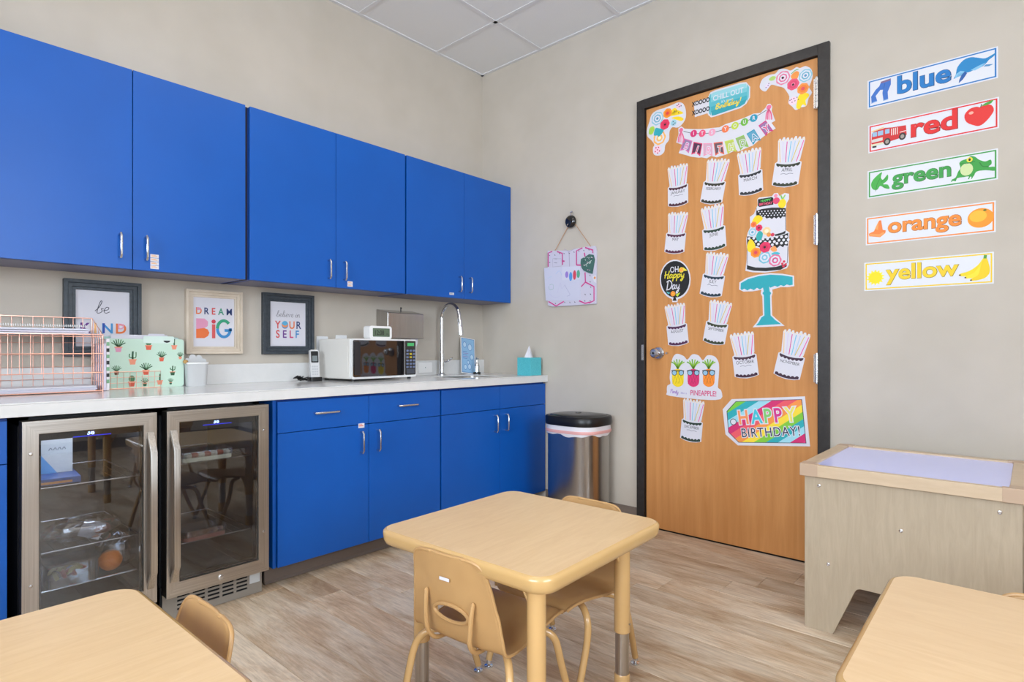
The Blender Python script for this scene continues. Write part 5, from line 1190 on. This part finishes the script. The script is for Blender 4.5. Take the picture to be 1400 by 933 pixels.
def a_red(p, h):
    Rd, G, K = C((204, 44, 44)), C((150, 185, 214)), C((50, 46, 46))
    p.poly([(-.216, .040), (-.214, .085), (-.205, .096), (-.170, .098), (-.165, .100), (-.135, .095), (-.085, .092), (-.082, .050), (-.095, .042), (-.150, .034), (-.210, .028)], Rd, L1)
    for a in ((-.212, .070, -.194, .090), (-.191, .070, -.170, .091), (-.163, .072, -.146, .092)): p.poly([(a[0], a[1]), (a[2], a[1]), (a[2], a[3]), (a[0], a[3])], G, L2)
    p.poly([(-.216, .098), (-.168, .106), (-.168, .100), (-.214, .092)], C((230, 200, 150)), L2)
    p.poly([(-.214, .044), (-.172, .046), (-.172, .060), (-.214, .058)], C((214, 206, 200)), L2); p.poly([(-.218, .028), (-.170, .030), (-.170, .038), (-.218, .037)], C((224, 220, 190)), L2)
    for k in range(4): p.stroke([(-.138 + k * .007, .060), (-.138 + k * .007, .090)], .003, C((230, 222, 214)), L2, smooth=False)
    p.stroke([(-.108, .066), (-.084, .068)], .003, C((240, 220, 220)), L3, smooth=False)
    for x, y in ((-.155, .036), (-.098, .046)): p.poly(ell(x, y, .013, .016), K, L3); p.poly(ell(x, y, .007, .009), C((160, 150, 140)), L4)
    p.poly([(-.212, .020), (-.196, .020), (-.196, .028), (-.212, .028)], K, L2)
def a_red2(p, h):
    ap = [(.150, .030), (.125, .050), (.118, .080), (.135, .102), (.158, .105), (.168, .100), (.185, .106), (.205, .098), (.212, .075), (.200, .052), (.182, .032), (.166, .024)]
    p.poly([(v.x, v.y) for v in crom([(a, b_, 0) for a, b_ in ap], 3, True)], C((222, 48, 44)), L1); p.poly(ell(.140, .084, .008, .006), C((244, 170, 150)), L2)
    p.poly([(.172, .103), (.185, .112), (.205, .118), (.212, .118), (.204, .106), (.188, .102)], C((70, 160, 60)), L3); p.stroke([(.170, .098), (.174, .112)], .003, C((90, 70, 40)), L3, smooth=False)
def a_green(p, h):
    G1, G2 = C((70, 170, 70)), C((50, 130, 60))
    p.poly([(v.x, v.y) for v in crom([(a, b_, 0) for a, b_ in [(-.208, .040), (-.214, .065), (-.200, .090), (-.172, .110), (-.176, .088), (-.168, .075), (-.150, .095), (-.150, .070), (-.168, .055), (-.150, .050), (-.143, .030), (-.162, .036), (-.178, .050), (-.190, .034)]], 3, True)], G1, L1)
    p.stroke([(-.196, .028), (-.190, .060), (-.178, .085)], .002, G2, L2); p.stroke([(-.178, .05), (-.155, .038)], .002, G2, L2); p.stroke([(-.175, .065), (-.155, .08)], .002, G2, L2)
def a_green2(p, h):
    fr = [(.078, .026), (.092, .034), (.100, .056), (.108, .070), (.104, .090), (.112, .100), (.130, .104), (.142, .112), (.156, .106), (.168, .092), (.188, .080), (.205, .084), (.208, .066), (.198, .056), (.218, .052), (.218, .036), (.190, .044), (.160, .044), (.150, .026), (.132, .030), (.118, .030), (.098, .030), (.088, .020)]
    p.poly([(v.x, v.y) for v in crom([(a, b_, 0) for a, b_ in fr], 3, True)], C((56, 156, 62)), L1)
    p.poly(ell(.128, .060, .021, .026), C((206, 220, 160)), L2); p.poly(ell(.138, .098, .010, .010), C((240, 214, 60)), L2); p.poly(ell(.138, .098, .004, .006), C((30, 30, 20)), L3)
    p.stroke([(.106, .088), (.130, .084), (.155, .088)], .002, C((30, 100, 40)), L3); p.stroke([(.170, .080), (.180, .062), (.200, .058)], .003, C((40, 120, 50)), L3)
    for x in (.082, .094, .138, .148): p.stroke([(x, .028), (x - .004, .018)], .004, C((56, 156, 62)), L2, smooth=False)
def a_orange(p, h):
    O1, O2_ = C((240, 130, 60)), C((246, 160, 90))
    p.poly([(-.216, .052), (-.196, .060), (-.176, .106), (-.168, .106), (-.162, .062), (-.150, .058), (-.152, .046), (-.172, .030), (-.214, .040)], O1, L1); p.poly([(-.192, .070), (-.182, .094), (-.178, .096), (-.180, .064)], O2_, L2); p.poly([(-.214, .042), (-.172, .032), (-.153, .047), (-.160, .052), (-.175, .044), (-.212, .050)], O2_, L3)
def a_orange2(p, h):
    p.poly(ell(.180, .064, .042, .040, 26), C((246, 150, 30)), L1); p.poly(ell(.172, .072, .028, .024, 20), C((250, 184, 50)), L2); p.poly(ell(.194, .094, .006, .004, 8), C((80, 110, 40)), L3)
def a_yellow(p, h):
    Y = C((250, 222, 20)); pts = []
    for k in range(28):
        a = 2 * PI * k / 28; r = .036 if k % 2 else .026; pts.append((-.184 + r * math.cos(a), .058 + r * math.sin(a)))
    p.poly(pts, C((250, 230, 70)), L1); p.poly(ell(-.184, .058, .025, .025), Y, L2)
def a_yellow2(p, h):
    for k, dx in enumerate((0, .014, .028)):
        b = [(.196, .108), (.178 + dx * .3, .080 - k * .004), (.150 + dx, .058 - k * .010), (.118 + dx * 1.3, .048 - k * .012), (.122 + dx * 1.4, .038 - k * .011), (.160 + dx * 1.4, .040 - k * .008), (.188 + dx, .060 - k * .004), (.206, .106)]
        p.poly([(v.x, v.y) for v in crom([(a, c_, 0) for a, c_ in b], 3, True)], [C((246, 214, 20)), C((250, 222, 50)), C((240, 204, 20))][k], L1 + k * .0002); p.poly(ell(.119 + dx * 1.3, .043 - k * .012, .0035, .003, 8), C((60, 50, 30)), L4)
    p.stroke([(.200, .104), (.202, .118)], .010, C((90, 160, 60)), L4, smooth=False)
word_card('blue', 'blue', (28, 118, 190), -2.470, 2.262, 2.134, 'card reading "blue" with jeans and whale, topmost on the right wall', (('jeans', a_blue), ('whale', a_blue2)), .108, -.020, 0, 1.06)
word_card('red', 'red', (222, 40, 40), -2.473, 2.057, 1.931, 'card reading "red" with fire truck and apple on the wall', (('fire_truck', a_red), ('apple', a_red2)), .112, .014, 0, 1.10)
word_card('green', 'green', (60, 156, 70), -2.470, 1.850, 1.725, 'card reading "green" with leaf and frog on the wall', (('leaf', a_green), ('frog', a_green2)), .090, -.026, .010, 1.03)
word_card('orange', 'orange', (240, 140, 50), -2.463, 1.640, 1.513, 'card reading "orange" with traffic cone and orange on the wall', (('traffic_cone', a_orange), ('orange_fruit', a_orange2)), .092, -.012, .010, 1.02)
word_card('yellow', 'yellow', (240, 204, 40), -2.457, 1.434, 1.305, 'card reading "yellow" with sun and bananas, lowest on the wall', (('sun', a_yellow), ('bananas', a_yellow2)), .092, -.014, .008, 1.04)

# ================================================================== LIGHT TABLE
LX0, LX1, LY0, LY1, LZ = -.70, -.12, -3.006, -2.393, .613
t = thing('light_table', 'light wood light table with glowing lavender top beside the door', 'light table', ((LX0 + LX1) / 2, (LY0 + LY1) / 2, 0))
cx, cy = (LX0 + LX1) / 2, (LY0 + LY1) / 2; hx, hy = (LX1 - LX0) / 2, (LY1 - LY0) / 2
def leg_panel(x0, x1):
    y = lambda v: v
    P = [(-hy + .006, 0), (-hy, .006), (-hy, .566), (hy, .566), (hy, .006), (hy - .006, 0), (hy - .09, 0), (hy - .097, .006)]
    a = [(hy - .166, .176), (hy - .172, .184), (hy - .182, .188)]; P += a + [(-p_[0], p_[1]) for p_ in reversed(a)] + [(-hy + .097, .006), (-hy + .09, 0)]
    return MB().prism(P, x0, x1, M['plywood'], 'x')
leg_panel(-hx, -hx + .018).build('front_panel', t, bevel=.0015); leg_panel(hx - .018, hx).build('back_panel', t, bevel=.0015)
for y in (-hy, hy - .018): MB().box(-hx + .018, hx - .018, y + (.001 if y < 0 else -.001), y + .018, .20, .566, M['plywood']).build('end_panel', t, bevel=.001)
MB().box(-hx + .018, hx - .018, -hy + .018, hy - .018, .44, .455, M['plywood']).build('inner_shelf', t)
e = .014; T0, T1 = .568, .613
for (a, b_) in ((-hx - e, -hx + .010), (hx - .022, hx + e)): MB().box(a, b_, -hy - e + .06, hy + e - .06, T0, T1 - .002, M['maple_trim']).build('top_rail', t, bevel=.002)
for (a, b_) in ((-hy - e, -hy + .03), (hy - .03, hy + e)): MB().box(-hx + .06 - e, hx + e - .06, a, b_, T0, T1 - .002, M['maple_trim']).build('top_rail', t, bevel=.002)
for sx in (-1, 1):
    for sy in (-1, 1):
        cb = MB(); iw = .011 if sx < 0 else .023; q = [(hx + e, hy + e), (hx + e, hy + e - .062), (hx - iw, hy + e - .062), (hx - iw, hy - .031), (hx + e - .062, hy - .031), (hx + e - .062, hy + e)]
        cb.prism([(sx * a, sy * b_) for a, b_ in q], T0 - .001, T1, M['maple_trim_end'], 'z'); cb.build('corner_block', t, bevel=.002)
MB().box(-hx + .010, hx - .022, -hy + .03, hy - .03, T1 - .014, T1 - .008, M['glow']).build('acrylic_panel', t, bevel=.001)
sc = MB()
for (y, z) in ((-2.442, .534), (-2.696, .42), (-2.473, .252), (-2.953, .531), (-2.93, .252)):
    sc.lathe([(.0065, 0), (.006, .002), (.003, .0028), (.003, .0015)], (0, 0, 0), M['nickel'], 14, T=Matrix.Translation((-hx, y - cy, z)) @ Matrix.Rotation(-PI / 2, 4, 'Y'))
sc.build('bolts', t)

# ================================================================== TABLES
def table(x, y, rz, label, sx=.305, sy=.305, grain='maple_top'):
    t = thing('preschool_table', label, 'table', (x, y, 0), rz); H, r = .515, .052
    n = 8
    prof = [(-.006, 0), (-.001, -.0015), (0.004, -.006), (.0045, -.014), (.002, -.030), (-.004, -.041), (-.016, -.046)]
    e = MB(); rings = []
    for (o, z) in prof:
        rings.append([(p_[0], p_[1], H + z) for p_ in rrect(-sx - o, -sy - o, sx + o, sy + o, r + o, n)])
    k = len(rings[0]); vs = [p_ for rg in rings for p_ in rg]; fs = [(i * k + j, i * k + (j + 1) % k, (i + 1) * k + (j + 1) % k, (i + 1) * k + j) for i in range(len(rings) - 1) for j in range(k)]
    fs.append(tuple(range((len(rings) - 1) * k, len(rings) * k)))
    e.add(vs, fs, M['tan_edge']); e.build('edge_molding', t, smooth=60)
    MB().prism(rrect(-sx + .006, -sy + .006, sx - .006, sy - .006, r - .006, n), H - .01, H + .0002, M[grain], 'z').build('tabletop', t)
    for ax in (-1, 1):
        for ay in (-1, 1):
            lx, ly = ax * (sx - .092), ay * (sy - .092)
            lg = MB(); lg.lathe([(.022, .181), (.024, .183), (.024, H - .040)], (lx, ly, 0), M['tan_metal'], 26); lg = lg.build('leg', t)
            MB().lathe([(.0205, .05), (.0205, .182)], (lx, ly, 0), M['steel_v'], 24).build('chrome_insert', lg)
            MB().lathe([(.02, 0), (.0235, .004), (.0235, .052), (.021, .056)], (lx, ly, 0), M['tan_metal'], 24).build('foot', lg)
            MB().lathe([(.003, 0), (.003, .004), (.001, .005)], (0, 0, 0), M['nickel'], 10, T=Matrix.Translation((lx, ly - .0235, .21)) @ Matrix.Rotation(PI / 2, 4, 'X')).build('set_screw', lg)
    br = MB()
    for ax in (-1, 1):
        for ay in (-1, 1):
            lx, ly = ax * (sx - .092), ay * (sy - .092)
            br.tube([(lx, ly - ay * .02, .40), (lx, ly - ay * .065, H - .042)], .0045, M['tan_metal'], 8); br.tube([(lx - ax * .02, ly, .40), (lx - ax * .065, ly, H - .042)], .0045, M['tan_metal'], 8)
    br.build('brace', t)
    return t
table(-1.734, -1.893, R_(1.8), 'small square maple table in the middle with two chairs tucked in')
table(-2.952, -1.845, R_(1.0), 'square maple table cut off by the lower left corner of the view')
table(-1.737, -3.095, R_(.8), 'square maple table cut off by the lower right corner of the view', grain='maple_top2')

# ================================================================== CHAIRS
def make_chair(label):
    t = thing('preschool_chair', label, 'chair')
    # centre line of the shell: (x, z, half width, edge curl)
    prof = [(.172, .262, .120, .0), (.170, .277, .142, .001), (.155, .288, .151, .002), (.115, .290, .155, .003), (.06, .282, .157, .005), (0, .271, .158, .006), (-.05, .264, .158, .007), (-.09, .261, .158, .008), (-.118, .265, .158, .010), (-.134, .279, .157, .012),
            (-.141, .308, .154, .014), (-.145, .334, .150, .015), (-.149, .362, .146, .016), (-.153, .388, .140, .015), (-.158, .425, .134, .014), (-.163, .455, .129, .012), (-.167, .478, .124, .010), (-.1692, .492, .117, .008), (-.1705, .500, .107, .007), (-.1715, .5055, .091, .006), (-.172, .5075, .060, .005)]
    cols = [-1, -.95, -.84, -.62, -.42, -.2, 0, .2, .42, .62, .84, .95, 1]
    vs = []; n = len(cols); m = len(prof)
    for i, (x, z, hw, cu) in enumerate(prof):
        a, b_ = prof[max(i - 1, 0)], prof[min(i + 1, m - 1)]; tx, tz = b_[0] - a[0], b_[1] - a[1]; l = math.hypot(tx, tz); nx, nz = -tz / l, tx / l   # inner side of the shell
        if nx * .5 + nz * .5 < 0: nx, nz = -nx, -nz
        for c_ in cols:
            k = abs(c_) ** 2.6 * cu * 1.2
            if abs(c_) > .9: k -= .004
            vs.append([x + nx * k, c_ * hw, z + nz * k])
    # handle hole: rows 10..13, columns 3..9 removed, rim moved onto an ellipse
    r0, r1, c0, c1 = 10, 13, 3, 9
    zc, hz_, hy_ = .350, .021, .056
    def idx(i, j): return i * n + j
    rim = []
    for i in range(r0, r1 + 1):
        for j in range(c0, c1 + 1):
            if i in (r0, r1) or j in (c0, c1):
                v = vs[idx(i, j)]; yy, zz = v[1] / .1, (v[2] - zc) / .026; g_ = math.atan2(zz, yy)
                v[1] = hy_ * math.cos(g_); v[2] = zc + hz_ * math.sin(g_); v[0] = -.1435 - (v[2] - .335) * .16; rim.append((g_, v))
    fs = []
    for i in range(m - 1):
        for j in range(n - 1):
            if r0 <= i < r1 and c0 <= j < c1: continue
            fs.append((idx(i, j), idx(i, j + 1), idx(i + 1, j + 1), idx(i + 1, j)))
    b = MB(); b.add(vs, fs, M['tan_plastic']); o = b.build('seat_shell', t, smooth=180)
    so = o.modifiers.new('solid', 'SOLIDIFY'); so.thickness = .0065; so.offset = 0
    u = o.modifiers.new('sub', 'SUBSURF'); u.levels = 2; u.render_levels = 2
    ed = []
    for i in range(1, m): ed.append(vs[idx(i, 0)])
    ed += [vs[idx(m - 1, j)] for j in range(1, n)] + [vs[idx(i, n - 1)] for i in range(m - 2, 0, -1)]
    MB().tube(crom(ed, 2), .0046, M['tan_plastic'], 8).build('rolled_edge', t)
    rimp = [(-.147 - (zc + hz_ * 1.1 * math.sin(a) - .335) * .16, hy_ * 1.06 * math.cos(a), zc + hz_ * 1.1 * math.sin(a)) for a in [2 * PI * k / 24 for k in range(24)]]
    MB().tube(rimp, .0052, M['tan_plastic'], 8, closed=True).build('handle_rim', t)
    for sy in (-1, 1):
        MB().tube(crom([(-.156, sy * .082, .400), (-.161, sy * .080, .37), (-.163, sy * .078, .335), (-.160, sy * .074, .292), (-.134, sy * .070, .262), (-.09, sy * .068, .255)], 4), [.002] + [.0062] * 19 + [.0045], M['tan_plastic'], 8).build('rib', t)
    MB().box(-.1655, -.1645, -.012, .022, .440, .448, M['paper'], T=Matrix.Translation((-.0045, 0, 0))).build('sticker_label', t, smooth=0)
    for sx in (1, -1):
        for sy in (1, -1):
            if sx > 0: pts = [(.01, .06 * sy, .256), (.055, .105 * sy, .258), (.082, .142 * sy, .254), (.095, .162 * sy, .236), (.102, .170 * sy, .205), (.118, .173 * sy, .15), (.168, .175 * sy, .022)]
            else: pts = [(-.01, .06 * sy, .252), (-.055, .105 * sy, .248), (-.088, .14 * sy, .242), (-.108, .160 * sy, .222), (-.120, .168 * sy, .195), (-.135, .171 * sy, .145), (-.168, .173 * sy, .022)]
            lg = MB().tube(crom(pts, 5), .0105, M['tan_metal'], 12).build('leg', t)
            e = Vector(pts[-1]); MB().lathe([(.0085, .026), (.0095, .012), (.006, .009), (.005, .005), (.014, .004), (.0145, 0)], (e.x, e.y, 0), M['chrome'], 18).build('glide', lg)
    return t
c1 = make_chair('tan plastic chair with handle hole, its back toward us at the middle table')
c1.location = (-1.882, -1.886, 0); c1.rotation_euler = (0, 0, R_(5))
def chair_copy(x, y, deg, label):
    c = copy_tree(c1); c.location = (x, y, 0); c.rotation_euler = (0, 0, R_(deg)); c['label'] = label; return c
chair_copy(-1.520, -1.878, 180, 'tan plastic chair under the far side of the middle table')
chair_copy(-2.748, -1.775, 180, 'tan plastic chair, only its curved back showing past the lower left table')
chair_copy(-1.552, -3.095, 180, 'tan plastic chair mostly hidden behind the lower right table')
